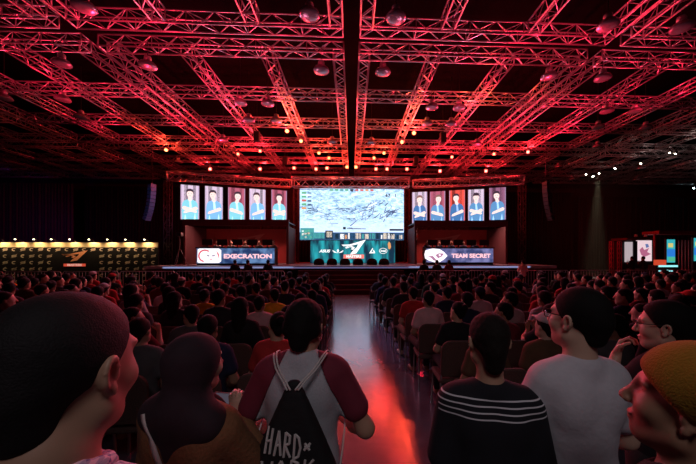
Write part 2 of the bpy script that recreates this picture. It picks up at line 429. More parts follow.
# black drapes hanging along the back of the hall
def drape(x0, x1, y, z0, z1, m, label, pleat=.28):
    b = MB(); n = int((x1 - x0) / pleat * 4); vs = []
    for i in range(n + 1):
        x = x0 + (x1 - x0) * i / n; d = math.sin(i * PI / 2 + .3) * .07 + math.sin(i * .7) * .03
        vs += [(x, y + d, z0), (x, y + d * .6, z1), (x, y + d * .6 + .02, z1), (x, y + d + .02, z0)]
    fs = []
    for i in range(n):
        for k in range(4): fs.append((i * 4 + k, i * 4 + (k + 1) % 4, i * 4 + 4 + (k + 1) % 4, i * 4 + 4 + k))
    b.add(vs, fs); o = obj('curtain', b, m, smooth=True); tag(o, label, 'curtain', 'drapes along the back of the hall'); return o
drape(-36.5, -25.5, 29.5, .02, 8.3, pm('purple tinted drape', (.06, .03, .055), .95, 0, .25, 2, 0, .03), 'dark purple drape hanging at the far corner beyond the sponsor wall')
drape(-25.3, -10.5, 30.5, .02, 8.3, BLKCLOTH, 'black drape hanging between purple drape and stage wing')
drape(-10.3, 10.5, 27.0, .02, 8.0, BLKCLOTH, 'black drape hanging directly behind the big game screen')
drape(10.8, 22.5, 30.5, .02, 8.1, BLKCLOTH, 'black pleated drape beside the stage, hanging behind the red truss pillars')
drape(22.7, 36.5, 30.0, .02, 7.6, pm('charcoal drape', (.03, .03, .036), .95, 0, .2, 2, 0, .03), 'charcoal pleated drape hanging behind the booth with vertical screens')

# ------------------------------------------------------------------ ceiling truss grid
TS = .38
TME = {}
def truss_mesh(L, s=TS, rc=.026, rl=.0135, pitch=.42):
    key = (round(L, 2), s, rc)
    if key in TME: return TME[key]
    b = MB(); h = s / 2
    for y in (-h, h):
        for z in (-h, h): b.tube((0, y, z), (L, y, z), rc, n=6)
    n = max(2, int(round(L / pitch))); p = L / n
    for i in range(n):
        x0, x1 = i * p, (i + 1) * p; a, c = (-h, h) if i % 2 else (h, -h)
        b.tube((x0, a, -h), (x1, c, -h), rl, n=4, caps=False); b.tube((x0, -a, h), (x1, -c, h), rl, n=4, caps=False)
        b.tube((x0, -h, a), (x1, -h, c), rl, n=4, caps=False); b.tube((x0, h, -a), (x1, h, -c), rl, n=4, caps=False)
        if i % 4 == 0:
            b.tube((x0 + .02, -h, -h), (x0 + .02, -h, h), rl, n=4, caps=False); b.tube((x0 + .02, h, -h), (x0 + .02, h, h), rl, n=4, caps=False); b.tube((x0 + .02, -h, -h), (x0 + .02, h, -h), rl, n=4, caps=False)
    for x in (0, L): 
        for (y0, z0, y1, z1) in ((-h, -h, h, -h), (h, -h, h, h), (h, h, -h, h), (-h, h, -h, -h)): b.tube((x, y0, z0), (x, y1, z1), rc * .8, n=5)
    m = b.mesh('lighting_truss'); m.materials.append(ALU); m.polygons.foreach_set('use_smooth', [True] * len(m.polygons))
    TME[key] = m; return m
TZ = 8.75 + TS / 2
BAYX = [0, 8.65, 17.3, 25.95, 34.6]
ROWS = [9.66, 10.80, 13.85, 16.85, 19.75, 20.85, 23.6, 26.4, 29.05]
SIDE = {1: 'right', -1: 'left'}
BAYN = ['inner bay', 'second bay', 'third bay', 'outermost bay']
for ri, y in enumerate(ROWS):
    for bi in range(4):
        for s in (-1, 1):
            x0 = BAYX[bi] + .27; x1 = BAYX[bi + 1] - .27; L = x1 - x0
            if x0 > 1.17 * y + 1.5 or y > 29.5 and bi == 3: continue
            o = obj('lighting_truss', truss_mesh(L), ALU, None, (x0 if s > 0 else -x1, y, TZ))
            tag(o, f'silver box truss spanning crosswise, {ORD[ri]} row out from the audience, {BAYN[bi]} {SIDE[s]} of centre', 'truss', 'crosswise ceiling trusses')
SPANS = [(2.2, ROWS[0] - TS / 2 - .02, 'overhead'), (ROWS[1] + TS / 2 + .02, ROWS[4] - TS / 2 - .02, 'middle'), (ROWS[5] + TS / 2 + .02, 29.0 - TS / 2, 'far')]
COLS = []
for bi in range(4):
    b0 = BAYX[bi]
    for off in (.46, 2.97, 5.73, 8.19): COLS.append((b0 + off, bi, off))
MT = Matrix.Rotation(PI / 2, 4, 'Z')
for ci, (x, bi, off) in enumerate(COLS):
    for si, (y0, y1, nm) in enumerate(SPANS):
        for s in (-1, 1):
            if x > 1.16 * y1 + 1: continue
            o = obj('lighting_truss', truss_mesh(y1 - y0), ALU, None, (s * x, y0, TZ + (.0 if off in (.46, 8.19) else .02)), PI / 2)
            tag(o, f'silver box truss running towards the stage, {nm} span, {ORD[ci]} line {SIDE[s]} of centre gap', 'truss', 'lengthwise ceiling trusses')

# dome pendant lamps
DG = bpy.data.materials.new('prismatic lamp glass'); DG.use_nodes = True
_b = DG.node_tree.nodes['Principled BSDF']; _b.inputs['Base Color'].default_value = (.32, .30, .34, 1); _b.inputs['Roughness'].default_value = .25; _b.inputs['Metallic'].default_value = .35
_n = nd(DG.node_tree, 'ShaderNodeTexWave'); _n.inputs['Scale'].default_value = 9; _tc = nd(DG.node_tree, 'ShaderNodeTexCoord'); DG.node_tree.links.new(_tc.outputs['Object'], _n.inputs['Vector'])
_bp = nd(DG.node_tree, 'ShaderNodeBump'); _bp.inputs['Strength'].default_value = .6; DG.node_tree.links.new(_n.outputs[0], _bp.inputs['Height']); DG.node_tree.links.new(_bp.outputs[0], _b.inputs['Normal'])
domes = [(8.3, (-6.9, -1.12, 1.2, 7.15, 9.3)), (10.8, (-9.7, -6.9, -1.05, 1.1, 7.1, 9.1)), (13.3, (-14.2, -11.9, -4.7, -3.55, 3.5, 4.7, 11.4, 12.7)), (15.0, (-12.6, -4.9, -3.6, 3.7, 4.9, 12.4, 14.9)), (17.7, (-7.2, -1.1, 1.15, 7.3, 14.6)), (22., (-12, -4.5, 4.6, 15.2, 21.5)), (25.5, (12.2, 18.8, 24.5))]
proto = None
for ri, (y, xs) in enumerate(domes):
    for xi, x in enumerate(xs):
        lab = f'unlit ribbed glass dome pendant, {ORD[ri]} lamp row, {ORD[xi]} from the left in its row'
        if proto is None:
            proto = thing('dome_pendant_lamp', lab, 'lamp', (x, y, 8.2), 0, 'dome pendants hanging among the trusses'); proto.scale = (1.12, 1.12, .8)
            obj('glass_dome', MB().lathe([(.245, 0), (.25, .02), (.235, .08), (.20, .15), (.15, .20), (.10, .225), (.10, .235), (.14, .21), (.195, .15), (.225, .08), (.24, .02), (.236, .0), (.12, -.03), (0.01, -.04)], 20), DG, proto, smooth=True)
            obj('ballast_housing', MB().lathe([(.01, .42), (.09, .42), (.10, .38), (.10, .24), (.06, .215), (.01, .215)], 14), pm('lamp housing', (.4, .4, .42), .4, .6), proto, smooth=True)
            obj('suspension_rod', MB().tube((0, 0, .41), (0, 0, (ZC - 8.2) / .8), .012), BLACK, proto)
        else:
            o = copy_tree(proto); o.location = (x, y, 8.2); o['label'] = lab

# ------------------------------------------------------------------ stage lamps
LENS = {'red': em('red lamp lens', (1, .13, .05), 7), 'amber': em('amber lamp lens', (1, .24, .06), 6), 'white': em('warm white lamp lens', (1, .93, .75), 30), 'blue': em('cold white lamp lens', (.6, .95, 1), 22)}
LC = {'red': (1, .02, .03), 'amber': (1, .055, .025), 'white': (1, .85, .6), 'blue': (.5, .8, 1)}
bodyM = MB().lathe([(.001, .16), (.08, .15), (.10, .08), (.10, -.04), (.115, -.06), (.115, -.09), (.095, -.09), (.09, -.06)], 14).mesh('lamp_body')
lensM = MB().lathe([(.001, -.072), (.092, -.070)], 14).mesh('lens')
yokeM = MB().path([(-.13, 0, 0), (-.13, 0, .12), (-.10, 0, .20), (0, 0, .22), (.10, 0, .20), (.13, 0, .12), (.13, 0, 0)], .012).mesh('yoke')
clampM = MB().box(-.03, -.03, .22, .03, .03, .36).mesh('clamp')
def stage_lamp(px, py, col, energy, label, aim=None, z=8.45, size=1.):
    h = z - CZ; dep = F * h / (PY - py); p = P(px, py, dep)
    t = thing('stage_lamp', label, 'stage lamp', p, 0, 'stage lamps on the truss grid')
    aim = Vector(aim) if aim else Vector((0, 2, 2.2))
    d = aim - p; q = d.to_track_quat('-Z', 'Y').to_euler()
    a = obj('lamp_body', bodyM, BLACK, t, smooth=True); a.rotation_euler = q
    l = obj('lens', lensM, LENS[col], a)
    y = obj('yoke', yokeM, BLACK, t); c = obj('clamp', clampM, BLACK, t)
    t.scale = (size,) * 3
    if energy:
        ld = bpy.data.lights.new('stage_lamp_light', 'POINT'); ld.energy = energy; ld.color = LC[col]; ld.shadow_soft_size = .10
        lo = bpy.data.objects.new('stage_lamp_light', ld); COL.objects.link(lo); lo.location = p + d.normalized() * .25
    return t
LAMPS = [(287, 131, 'amber', 1), (301, 141, 'amber', 1), (319, 153, 'amber', .6), (329, 158, 'amber', .6), (347, 167, 'amber', .6), (356, 167, 'amber', .6), (294, 168, 'red', .7), (316, 169, 'red', .7), (327, 168, 'red', .7),
         (374, 158, 'amber', .6), (384, 153, 'amber', .6), (402, 142, 'amber', 1), (414, 133, 'amber', 1), (376, 169, 'red', .7), (387, 169, 'red', .7), (407, 169, 'red', .7), (166, 150, 'amber', 1), (210, 169, 'red', 1.3), (260, 169, 'red', 1.3),
         (260, 151, 'red', .6), (238, 154, 'red', .6), (440, 171, 'red', 1.3), (486, 171, 'red', 1.3), (528, 152, 'red', 1.2), (494, 154, 'red', .6), (452, 157, 'red', .6)]
for i, (x, y, c, e) in enumerate(LAMPS):
    side = 'left' if x < 351 else 'right'; k = sum(1 for q in LAMPS[:i + 1] if (q[0] < 351) == (x < 351))
    stage_lamp(x, y, c, 190 * e, f'lit {"red-orange" if c == "amber" else "deep red"} stage lamp, {ORD[sorted([q[0] + q[1] * .001 for q in LAMPS]).index(x + y * .001)]} from left among the lit lamps', size=1.15 if y > 160 else .95)
for i, (x, y, c) in enumerate([(586, 174, 'white'), (593, 176, 'white'), (599, 173, 'white'), (615, 168, 'white'), (641, 163, 'white'), (670, 152, 'white'), (676, 153, 'white'), (694, 188, 'blue')]):
    stage_lamp(x, y, c, 0, f'lit {"cold" if c == "blue" else "warm"} white spotlight over the side booths, {ORD[i]} from the stage side', (17, 20, 0), size=.7)

# black chain hoists where the trusses meet the centre bays
for i, (px, py, dep) in enumerate([(257, 137, 17.0), (443, 138, 17.0), (285, 161, 20.5), (416, 161, 20.5)]):
    p = P(px, py, dep); t = thing('chain_hoist', f'black chain hoist hanging under the {"front" if i < 2 else "rear"} truss rows {"left" if i % 2 == 0 else "right"} of the screen', 'hoist', p)
    obj('motor_body', MB().box(-.16, -.14, -.25, .16, .14, .30, bev=.03), BLACK, t); obj('chain', MB().tube((0, 0, .29), (0, 0, ZC - p.z), .015), BLACK, t)
    obj('hook', MB().path([(0, 0, -.24), (0, 0, -.32), (.04, 0, -.36), (.07, 0, -.32)], .012), BLACK, t)

# ================================================================== THE STAGE
STY, DECK = 15.55, 1.25
STM = pm('stage deck laminate', (.20, .19, .22), .35, 0, .2, 5)
o = thing('stage', 'black raised stage under the screens with a pale front edge', 'stage', (0, STY, 0))
obj('deck', MB().box(-10.1, 0, DECK - .06, 10.6, 7.2, DECK), STM, o)
obj('skirt', MB().box(-10.05, .05, 0, 10.55, 7.1, DECK - .06), BLKCLOTH, o)
obj('edge_trim', MB().box(-10.1, -.03, DECK - .14, 10.6, 0, DECK + .005), pm('pale edge trim', (.5, .5, .55), .4), o)
for s in (-1, 1):
    obj('edge_light_strip', MB().box(min(s * 2.9, s * 9.2), -.045, DECK - .10, max(s * 2.9, s * 9.2), -.031, DECK - .03), em('blue white light strip', (.45, .52, .95), .55), o)
obj('edge_light_strip', MB().box(-2.88, -.045, DECK - .11, 2.88, -.031, DECK - .05), em('violet light strip', (.4, .38, .8), .32), o)
st = thing('stage_steps', 'wide dark steps climbing from the aisle to the stage', 'steps', (0, STY - .05, 0))
STEPM = pm('dark red carpeted tread', (.09, .03, .035), .8, 0, .2, 20)
NOSE = pm('pale step nosing', (.30, .22, .24), .5)
for i in range(5):
    z = DECK * (5 - i) / 6; y1 = -.02 - i * .27
    obj('step', MB().box(-2.6, y1 - .27, 0, 2.6, y1, z), STEPM, st)
    obj('step_nosing', MB().box(-2.6, y1 - .285, z - .02, 2.6, y1 - .271, z + .006), NOSE, st.children[-1])

# ------------------------------------------------------------------ LED main screen
def game_mat():
    m = bpy.data.materials.new('live game picture'); m.use_nodes = True; nt = m.node_tree; L = nt.links; b = nt.nodes['Principled BSDF']
    tc = nd(nt, 'ShaderNodeTexCoord'); sp = nd(nt, 'ShaderNodeSeparateXYZ'); L.new(tc.outputs['Object'], sp.inputs[0])
    mp = nd(nt, 'ShaderNodeMapping'); mp.inputs['Rotation'].default_value = (0, .55, 0); mp.inputs['Scale'].default_value = (1.0, 1, 2.3); L.new(tc.outputs['Object'], mp.inputs[0])
    n = nd(nt, 'ShaderNodeTexNoise'); n.inputs['Scale'].default_value = 2.3; n.inputs['Detail'].default_value = 7; n.inputs['Roughness'].default_value = .72; n.inputs['Distortion'].default_value = 1.2; L.new(mp.outputs[0], n.inputs[0])
    cr = nd(nt, 'ShaderNodeValToRGB'); e = cr.color_ramp.elements
    e[0].position = .33; e[0].color = (.03, .07, .15, 1); e[1].position = .44; e[1].color = (.20, .34, .50, 1)
    x = e.new(.53); x.color = (.34, .48, .62, 1); x = e.new(.64); x.color = (.50, .62, .86, 1)
    L.new(n.outputs['Fac'], cr.inputs[0])
    n2 = nd(nt, 'ShaderNodeTexNoise'); n2.inputs['Scale'].default_value = .9; n2.inputs['Detail'].default_value = 2; L.new(tc.outputs['Object'], n2.inputs[0])
    # bright snow towards the lower half of the map picture, darker tree line through its middle
    mr = nd(nt, 'ShaderNodeMapRange'); mr.inputs['From Min'].default_value = -.9; mr.inputs['From Max'].default_value = -.1; mr.inputs['To Min'].default_value = .8; mr.inputs['To Max'].default_value = .0; L.new(sp.outputs[2], mr.inputs[0])
    mx = nd(nt, 'ShaderNodeMix', data_type='RGBA'); mx.inputs[7].default_value = (.38, .47, .68, 1); L.new(mr.outputs[0], mx.inputs[0]); L.new(cr.outputs[0], mx.inputs[6])
    cr2 = nd(nt, 'ShaderNodeValToRGB'); cr2.color_ramp.elements[0].position = .55; cr2.color_ramp.elements[0].color = (0, 0, 0, 1); cr2.color_ramp.elements[1].position = .75; cr2.color_ramp.elements[1].color = (.5, .5, .5, 1); L.new(n2.outputs['Fac'], cr2.inputs[0])
    m2 = nd(nt, 'ShaderNodeMix', data_type='RGBA'); m2.inputs[7].default_value = (.26, .46, .46, 1); L.new(cr2.outputs[0], m2.inputs[0]); L.new(mx.outputs[2], m2.inputs[6])
    L.new(m2.outputs[2], b.inputs['Emission Color']); b.inputs['Emission Strength'].default_value = 2.3; b.inputs['Base Color'].default_value = (.02, .02, .02, 1)
    return m
MSY = 20.3
c = P(352.2, 214.5, MSY)
ms = thing('led_screen', 'huge LED screen above centre stage showing a snowy strategy game map', 'screen', c, -TH * 0)
W2, H2 = 3.41, 1.68
obj('cabinet', MB().box(-W2 - .05, .01, -H2 - .05, W2 + .05, .22, H2 + .05), BLACK, ms)
obj('screen_face', MB().box(-W2, -.01, -H2, W2, .01, H2), game_mat(), ms)
E = lambda n, c, s=1.: em('screen ' + n, c, s)
def rects(lst, y=-.016):
    b = MB()
    for x0, z0, x1, z1, mi in lst: b.box(x0, y, z0, x1, y + .004, z1, mi)
    return b
hudm = [E('black', (.01, .02, .03)), E('teal', (.08, .42, .42)), E('cream', (.9, .75, .6)), E('green', (.15, .55, .30)), E('red', (.75, .15, .12)), E('white', (1, 1, 1), 1.2), E('dark blue', (.03, .10, .22)), E('orange', (.9, .4, .15))]
R_ = []
R_ += [(-W2, -H2, W2, -H2 + .50, 6)]
R_ += [(-W2 + .03, -H2 + .03, -W2 + .92, -H2 + .78, 1), (-W2 + .92, -H2 + .1, -W2 + 1.6, -H2 + .5, 1)]
for i in range(14):
    R_.append((-W2 + .10 + rnd.random() * .7, -H2 + .06 + rnd.random() * .55, 0, 0, rnd.choice((2, 3, 5, 7, 0))))
    q = R_[-1]; R_[-1] = (q[0], q[1], q[0] + .12, q[1] + .10, q[4])
R_ += [(-W2 + 1.65, -H2 + .06, -W2 + 2.15, -H2 + .62, 0), (-W2 + 1.72, -H2 + .18, -W2 + 2.08, -H2 + .55, 2)]
xx = -W2 + 2.3
i = 0
while xx < W2 - .2:
    w = rnd.choice((.10, .14, .2, .26)); R_.append((xx, -H2 + .08, xx + w, -H2 + rnd.choice((.34, .40, .46)), rnd.choice((2, 2, 1, 7, 5, 1, 2, 0)))); xx += w + .06; i += 1
R_ += [(W2 - .95, -H2 + .62, W2 - .03, -H2 + .74, 0), (W2 - 1.2, -H2 + .30, W2 - .7, -H2 + .50, 0), (-.35, -H2 + .73, .55, -H2 + .77, 0), (-.6, -H2 + .70, -.42, -H2 + .86, 0), (.1, -H2 + .72, .9, -H2 + .76, 0)]
for i in range(9): R_.append((-1.45 + i * .33, H2 - .14, -1.24 + i * .33, H2 - .02, (3, 3, 1, 3, 0, 4, 4, 7, 4)[i]))
R_ += [(-W2, H2 - .09, -1.6, H2 - .05, 6)]
for i in range(5): R_.append((-W2 + .12, H2 - .35 - i * .25, -W2 + .42, H2 - .22 - i * .25, (3, 3, 4, 3, 7)[i])); R_.append((-W2 + .5, H2 - .33 - i * .25, -W2 + .75, H2 - .26 - i * .25, 6))
obj('game_interface', rects(R_), hudm, ms)
b = MB(); 
for tx, x, z, sz in (('6:7', 2.35, H2 - .42, .26), ('1', 2.86, H2 - .42, .26)): b.add(*text_mb(tx, sz, Matrix.Translation((x, -.018, z)) @ UP, bold=.012))
obj('score_text', b, E('black', (0, 0, 0)), ms)
b = MB()
for k in range(110):
    x = rnd.uniform(-2.9, 2.9); z = .05 + abs(x) * .10 + rnd.gauss(0, .36)
    if abs(x) > 3 or abs(z) > 1.0: continue
    a = (.55 if x > 0 else 2.5) + rnd.choice((-.35, 0, .6)) + rnd.random() * .4; l = .1 + rnd.random() * .28
    dx, dz = math.cos(a) * l, math.sin(a) * l * .7; w = .012 + rnd.random() * .014
    b.poly([(x - dx, z - dz), (x + dx, z + dz), (x + dx + w, z + dz - w), (x - dx + w * 2, z - dz - w * 2)], -.015, 0)
    for f_ in (-.2, .4):
        a2 = a + rnd.choice((-.8, .8)); qx, qz = x + dx * f_, z + dz * f_; l2 = l * .6; b.poly([(qx, qz), (qx + math.cos(a2) * l2, qz + math.sin(a2) * l2), (qx + math.cos(a2) * l2 + .01, qz + math.sin(a2) * l2 - .012), (qx + .02, qz - .02)], -.0155, 0)
obj('tree_line_pattern', b, E('slate', (.09, .13, .27)), ms)

# teal banner screen under it
c2 = P(353, 252.2, MSY - .1)
hb = 1.62; bs = thing('banner_screen', 'teal LED banner with sponsor logos below the big game screen', 'screen', (c2.x, c2.y, DECK + .005))
zb = (P(0, 240.6, MSY).z - DECK)
obj('cabinet', MB().box(-2.8, .02, 0, 2.8, .16, zb), BLACK, bs)
def teal_mat():
    m = bpy.data.materials.new('teal streak picture'); m.use_nodes = True; nt = m.node_tree; L = nt.links; b = nt.nodes['Principled BSDF']
    tc = nd(nt, 'ShaderNodeTexCoord'); mp = nd(nt, 'ShaderNodeMapping'); mp.inputs['Rotation'].default_value = (0, -.8, 0); mp.inputs['Scale'].default_value = (1.6, 1, .35); L.new(tc.outputs['Object'], mp.inputs[0])
    n = nd(nt, 'ShaderNodeTexNoise'); n.inputs['Scale'].default_value = 1.4; n.inputs['Detail'].default_value = 3; L.new(mp.outputs[0], n.inputs[0])
    cr = nd(nt, 'ShaderNodeValToRGB'); cr.color_ramp.elements[0].position = .42; cr.color_ramp.elements[0].color = (.004, .03, .06, 1); cr.color_ramp.elements[1].position = .62; cr.color_ramp.elements[1].color = (.02, .36, .42, 1)
    L.new(n.outputs['Fac'], cr.inputs[0]); L.new(cr.outputs[0], b.inputs['Emission Color']); b.inputs['Emission Strength'].default_value = 1.2; b.inputs['Base Color'].default_value = (.01, .01, .01, 1); return m
obj('screen_face', MB().box(-2.76, 0, .02, 2.76, .02, zb - .01), teal_mat(), bs)
wht = E('white', (1, 1, 1), 1.2)
def eye_logo(sx, sz, cx, cz, y=-.006):
    b = MB()
    q = lambda pts: [(cx + x * sx, cz + z * sz) for x, z in pts]
    b.poly(q([(-1, .35), (-.85, .15), (1, 1), (.55, .05), (.2, -.75), (-.35, -.95), (-.1, -.45), (.25, .05), (.35, .42), (-.55, .1)]), y)
    b.poly(q([(-.72, .0), (-.15, .18), (.1, .0), (-.05, -.30), (-.25, -.22), (-.12, -.02), (-.30, .05), (-.62, -.14)]), y)
    return b
obj('eye_emblem', eye_logo(.80, .52, .05, 1.02), wht, bs)
b = MB(); b.box(-.62, -.008, .30, .72, 0, .56, 0); b.add(*text_mb('MASTERS', .22, Matrix.Translation((.05, -.012, .43)) @ UP, bold=.01, scale_x=1.1), 1)
obj('title_strip', b, [E('coral', (1, .22, .18), 1.1), wht], bs)
b = MB(); b.add(*text_mb('ASUS', .24, Matrix.Translation((-1.85, -.008, .78)) @ UP, shear=.25, bold=.012, scale_x=1.2)); obj('sponsor_wordmark', b, wht, bs)
b = MB()
for s in (-1, 1): b.poly([(-.98 + s * .02, .66), (-.98 + s * .36, .86), (-.98 + s * .34, .80), (-.98 + s * .36, .78), (-.98 + s * .26, .74), (-.98 + s * .30, .70)], -.006)
b.poly([(-1.06, .84), (-.98, .92), (-.90, .84), (-.98, .64)], -.006); obj('winged_emblem', b, wht, bs)
b = MB(); b.poly([(1.05, .64), (1.28, 1.0), (1.32, .94), (1.20, .72), (1.42, .72), (1.44, .64)], -.006); b.poly([(1.3, .78), (1.36, .88), (1.46, .70), (1.40, .70)], -.006); obj('angular_emblem', b, wht, bs)
b = MB(); o1 = ell2(1.98, .80, .27, .19, 28); i1 = ell2(1.98, .80, .235, .16, 28)
for i in range(28): j = (i + 1) % 28; b.poly([o1[i], o1[j], i1[j], i1[i]], -.006)
b.add(*text_mb('intel', .20, Matrix.Translation((1.98, -.008, .80)) @ UP, bold=.008)); obj('oval_wordmark', b, wht, bs)
obj('flame_picture', MB().poly([(2.32, .95), (2.28, 1.25), (2.36, 1.42), (2.46, 1.30), (2.50, 1.05), (2.42, .9)], -.006), E('orange', (.9, .4, .15)), bs)
# low monitors along the middle of the stage
MON = MB(); MON.lathe([(.29, 0), (.29, .16), (.25, .26), (.17, .33), (.01, .36)], 14); MON = MON.mesh('monitor_speaker')
for v in MON.vertices: v.co.y *= .6
for i, x in enumerate((319, 332, 345, 358, 372, 384)):
    p = P(x, 262, 17.2)
    t = thing('stage_monitor', f'black rounded stage monitor on the deck below the teal banner, {ORD[i]} from the left', 'stage monitor', (p.x, p.y, DECK + .001), 0, 'stage monitors before the teal banner')
    obj('housing', MON, pm('black speaker housing', (.006, .006, .007), .8, 0, .1, 9, 0, .1), t, smooth=True); obj('grille', MB().box(-.2, -.205, .05, .2, -.16, .26, bev=.01), BLACK, t)

# ------------------------------------------------------------------ portrait screens
def portrait(px, ytop, ybot, ang, shirt, bgc, hairc, pose, label, cap=False):
    hp = (ybot - ytop); dep = F * 2.0 / hp; p = P(px, (ytop + ybot) / 2, dep)
    t = thing('portrait_screen', label, 'screen', p, ang, 'player portrait screens')
    w, h = .47, 1.0
    obj('cabinet', MB().box(-w - .03, .012, -h - .03, w + .03, .12, h + .03), BLACK, t)
    obj('picture_backdrop', rects([(-w, -h, w, h, 0), (-w, -h, -w + .05, h, 1), (w - .05, -h, w, h, 1), (-.3, -.2, -.1, h, 2), (.15, .1, .3, h, 2)], 0), [E('bg ' + bgc[0], bgc[1], 1.35), E('violet edge', (.55, .38, .60), .9), E('bg2 ' + bgc[0], tuple(c * .45 for c in bgc[1]), .8)], t)
    sk = E('face', (1, .74, .70), 1.25); hc = E('hair ' + hairc, {'dark': (.05, .03, .05), 'brown': (.30, .16, .14)}[hairc]); sm = E('shirt ' + shirt[0], shirt[1], 1.35); s2 = E('shirt trim ' + shirt[0], tuple(min(1, c * 1.5 + .2) for c in shirt[1]), 1.6)
    hx = pose * .06
    b = MB(); b.poly([(-.40, -1), (-.42, -.45), (-.38, -.05), (-.28, .10), (-.12, .17), (.12, .17), (.28, .10), (.38, -.05), (.42, -.45), (.40, -1)], -.006, 0)
    b.poly([(-.05, .1), (.05, .1), (.10, -.3), (-.02, -.35)], -.008, 1); b.poly([(-.30, -1), (-.24, -.7), (-.18, -1)], -.008, 1); b.poly([(.18, -1), (.26, -.6), (.30, -1)], -.008, 1)
    obj('picture_shirt', b, [sm, s2], t)
    b = MB(); b.poly([(hx - .09, .35), (hx + .09, .35), (.10, .12), (0, .07), (-.10, .12)], -.010); b.poly(ell2(hx, .50, .165, .225, 18), -.012)
    if pose >= 0: b.poly([(-.40, -.30), (-.30, -.22), (.30, -.42), (.36, -.55), (.30, -.60), (-.36, -.42)], -.012)
    if pose != 1: b.poly([(.40, -.30), (.30, -.22), (-.28, -.50), (-.34, -.62), (-.26, -.64), (.36, -.42)], -.012)
    obj('picture_skin', b, sk, t)
    b = MB(); b.poly([(hx - .185, .48), (hx - .19, .66), (hx - .12, .77), (hx + .02, .80), (hx + .14, .76), (hx + .19, .64), (hx + .18, .48), (hx + .15, .60), (hx + .05, .66), (hx - .10, .64), (hx - .15, .58)], -.016)
    for s in (-1, 1): b.poly(ell2(hx + s * .07, .51, .025, .012, 8), -.016)
    if cap: b.poly([(hx - .19, .60), (hx + .19, .60), (hx + .26, .57), (hx + .20, .66), (hx - .18, .68)], -.018)
    obj('picture_hair', b, hc, t)
    b = MB(); b.poly([(hx - .05, .39), (hx + .05, .39), (hx + .04, .375), (hx - .04, .375)], -.016); obj('picture_mouth', b, E('mouth', (.7, .2, .2)), t)
AQ = ('aqua', (.22, .60, .72)); AB = ('sky blue', (.20, .46, .78)); NV = ('navy', (.05, .16, .38)); NB = ('steel blue', (.10, .26, .50))
MG = ('maroon', (.42, .10, .16)); RD = ('red', (.75, .08, .06)); LV = ('lavender', (.62, .48, .62)); DK = ('plum', (.25, .10, .18))
LA = math.radians(24)
for i, (px, a, b_, sh, bg, hr, ps, cap, d) in enumerate([(190, 185.2, 219.6, AQ, LV, 'dark', 0, 0, 'player in aqua shirt with folded arms'), (214, 186.6, 220.3, AB, LV, 'dark', -1, 0, 'player in sky blue shirt with head turned'), (236.7, 188, 221.2, AQ, MG, 'dark', 1, 0, 'player in aqua polo with arms crossed low'),
                                     (257.6, 189.2, 221.6, AB, LV, 'dark', -1, 0, 'player in blue shirt standing straight'), (279.2, 190.2, 222, AQ, MG, 'dark', 0, 0, 'player in aqua shirt next to the main screen')]):
    portrait(px, a, b_, LA, sh, bg, hr, ps, 'tall portrait screen on the left wing, ' + d)
for i, (px, a, b_, sh, bg, hr, ps, cap, d) in enumerate([(419.6, 192, 223.4, NV, LV, 'brown', 0, 0, 'brown haired player beside main screen'), (437.5, 191.4, 222.8, NB, MG, 'brown', 1, 0, 'player before maroon backdrop'), (457, 190.2, 222, NV, RD, 'dark', -1, 0, 'player before bright red backdrop'),
                                     (476, 189.4, 221, NB, LV, 'dark', 0, 1, 'player wearing a dark cap'), (497.5, 187.6, 219.8, NB, DK, 'dark', -1, 0, 'player before plum backdrop')]):
    portrait(px, a, b_, -LA * .75, sh, bg, hr, ps, 'tall portrait screen on the right wing, ' + d, cap)
# goal trusses above the screens
def truss_between(a, b, s, label, name='stage_truss'):
    a = Vector(a); b = Vector(b); d = b - a
    me = truss_mesh(d.length, s, .032, .018, s * .95)
    o = obj(name, me, ALU, None, a); o.rotation_euler = (0, -math.atan2(d.z, math.hypot(d.x, d.y)), math.atan2(d.y, d.x)); tag(o, label, 'truss', 'stage trusses above the screens'); return o
ALU2 = ALU
truss_between(P(167, 176, 17.5), P(290.5, 184, 20.6), .46, 'red lit box truss above the portrait screens of the left wing')
truss_between(P(413, 184, 20.6), P(524, 180, 18.6), .46, 'red lit box truss above the portrait screens of the right wing')
truss_between(P(293, 182.6, 19.7), P(409, 182.6, 19.7), .58, 'red lit box truss across the top of the big game screen')
# legs of the rig
for i, (px, dep, z1) in enumerate([(168, 17.6, 6.0), (522, 18.8, 6.0), (296, 20.9, 6.2), (407, 20.9, 6.2)]):
    p = P(px, 250, dep)
    o = obj('truss_tower', truss_mesh(z1 - .0, .3), pm('dark painted truss', (.05, .045, .05), .5, .4), None, (p.x, p.y, .02)); o.rotation_euler = (0, -PI / 2, 0)
    tag(o, ['dark truss tower at the outer end of the left screen wing', 'dark truss tower at the outer end of the right screen wing', 'dark truss tower between big screen and left portraits', 'dark truss tower between big screen and right portraits'][i], 'truss', 'dark truss towers')

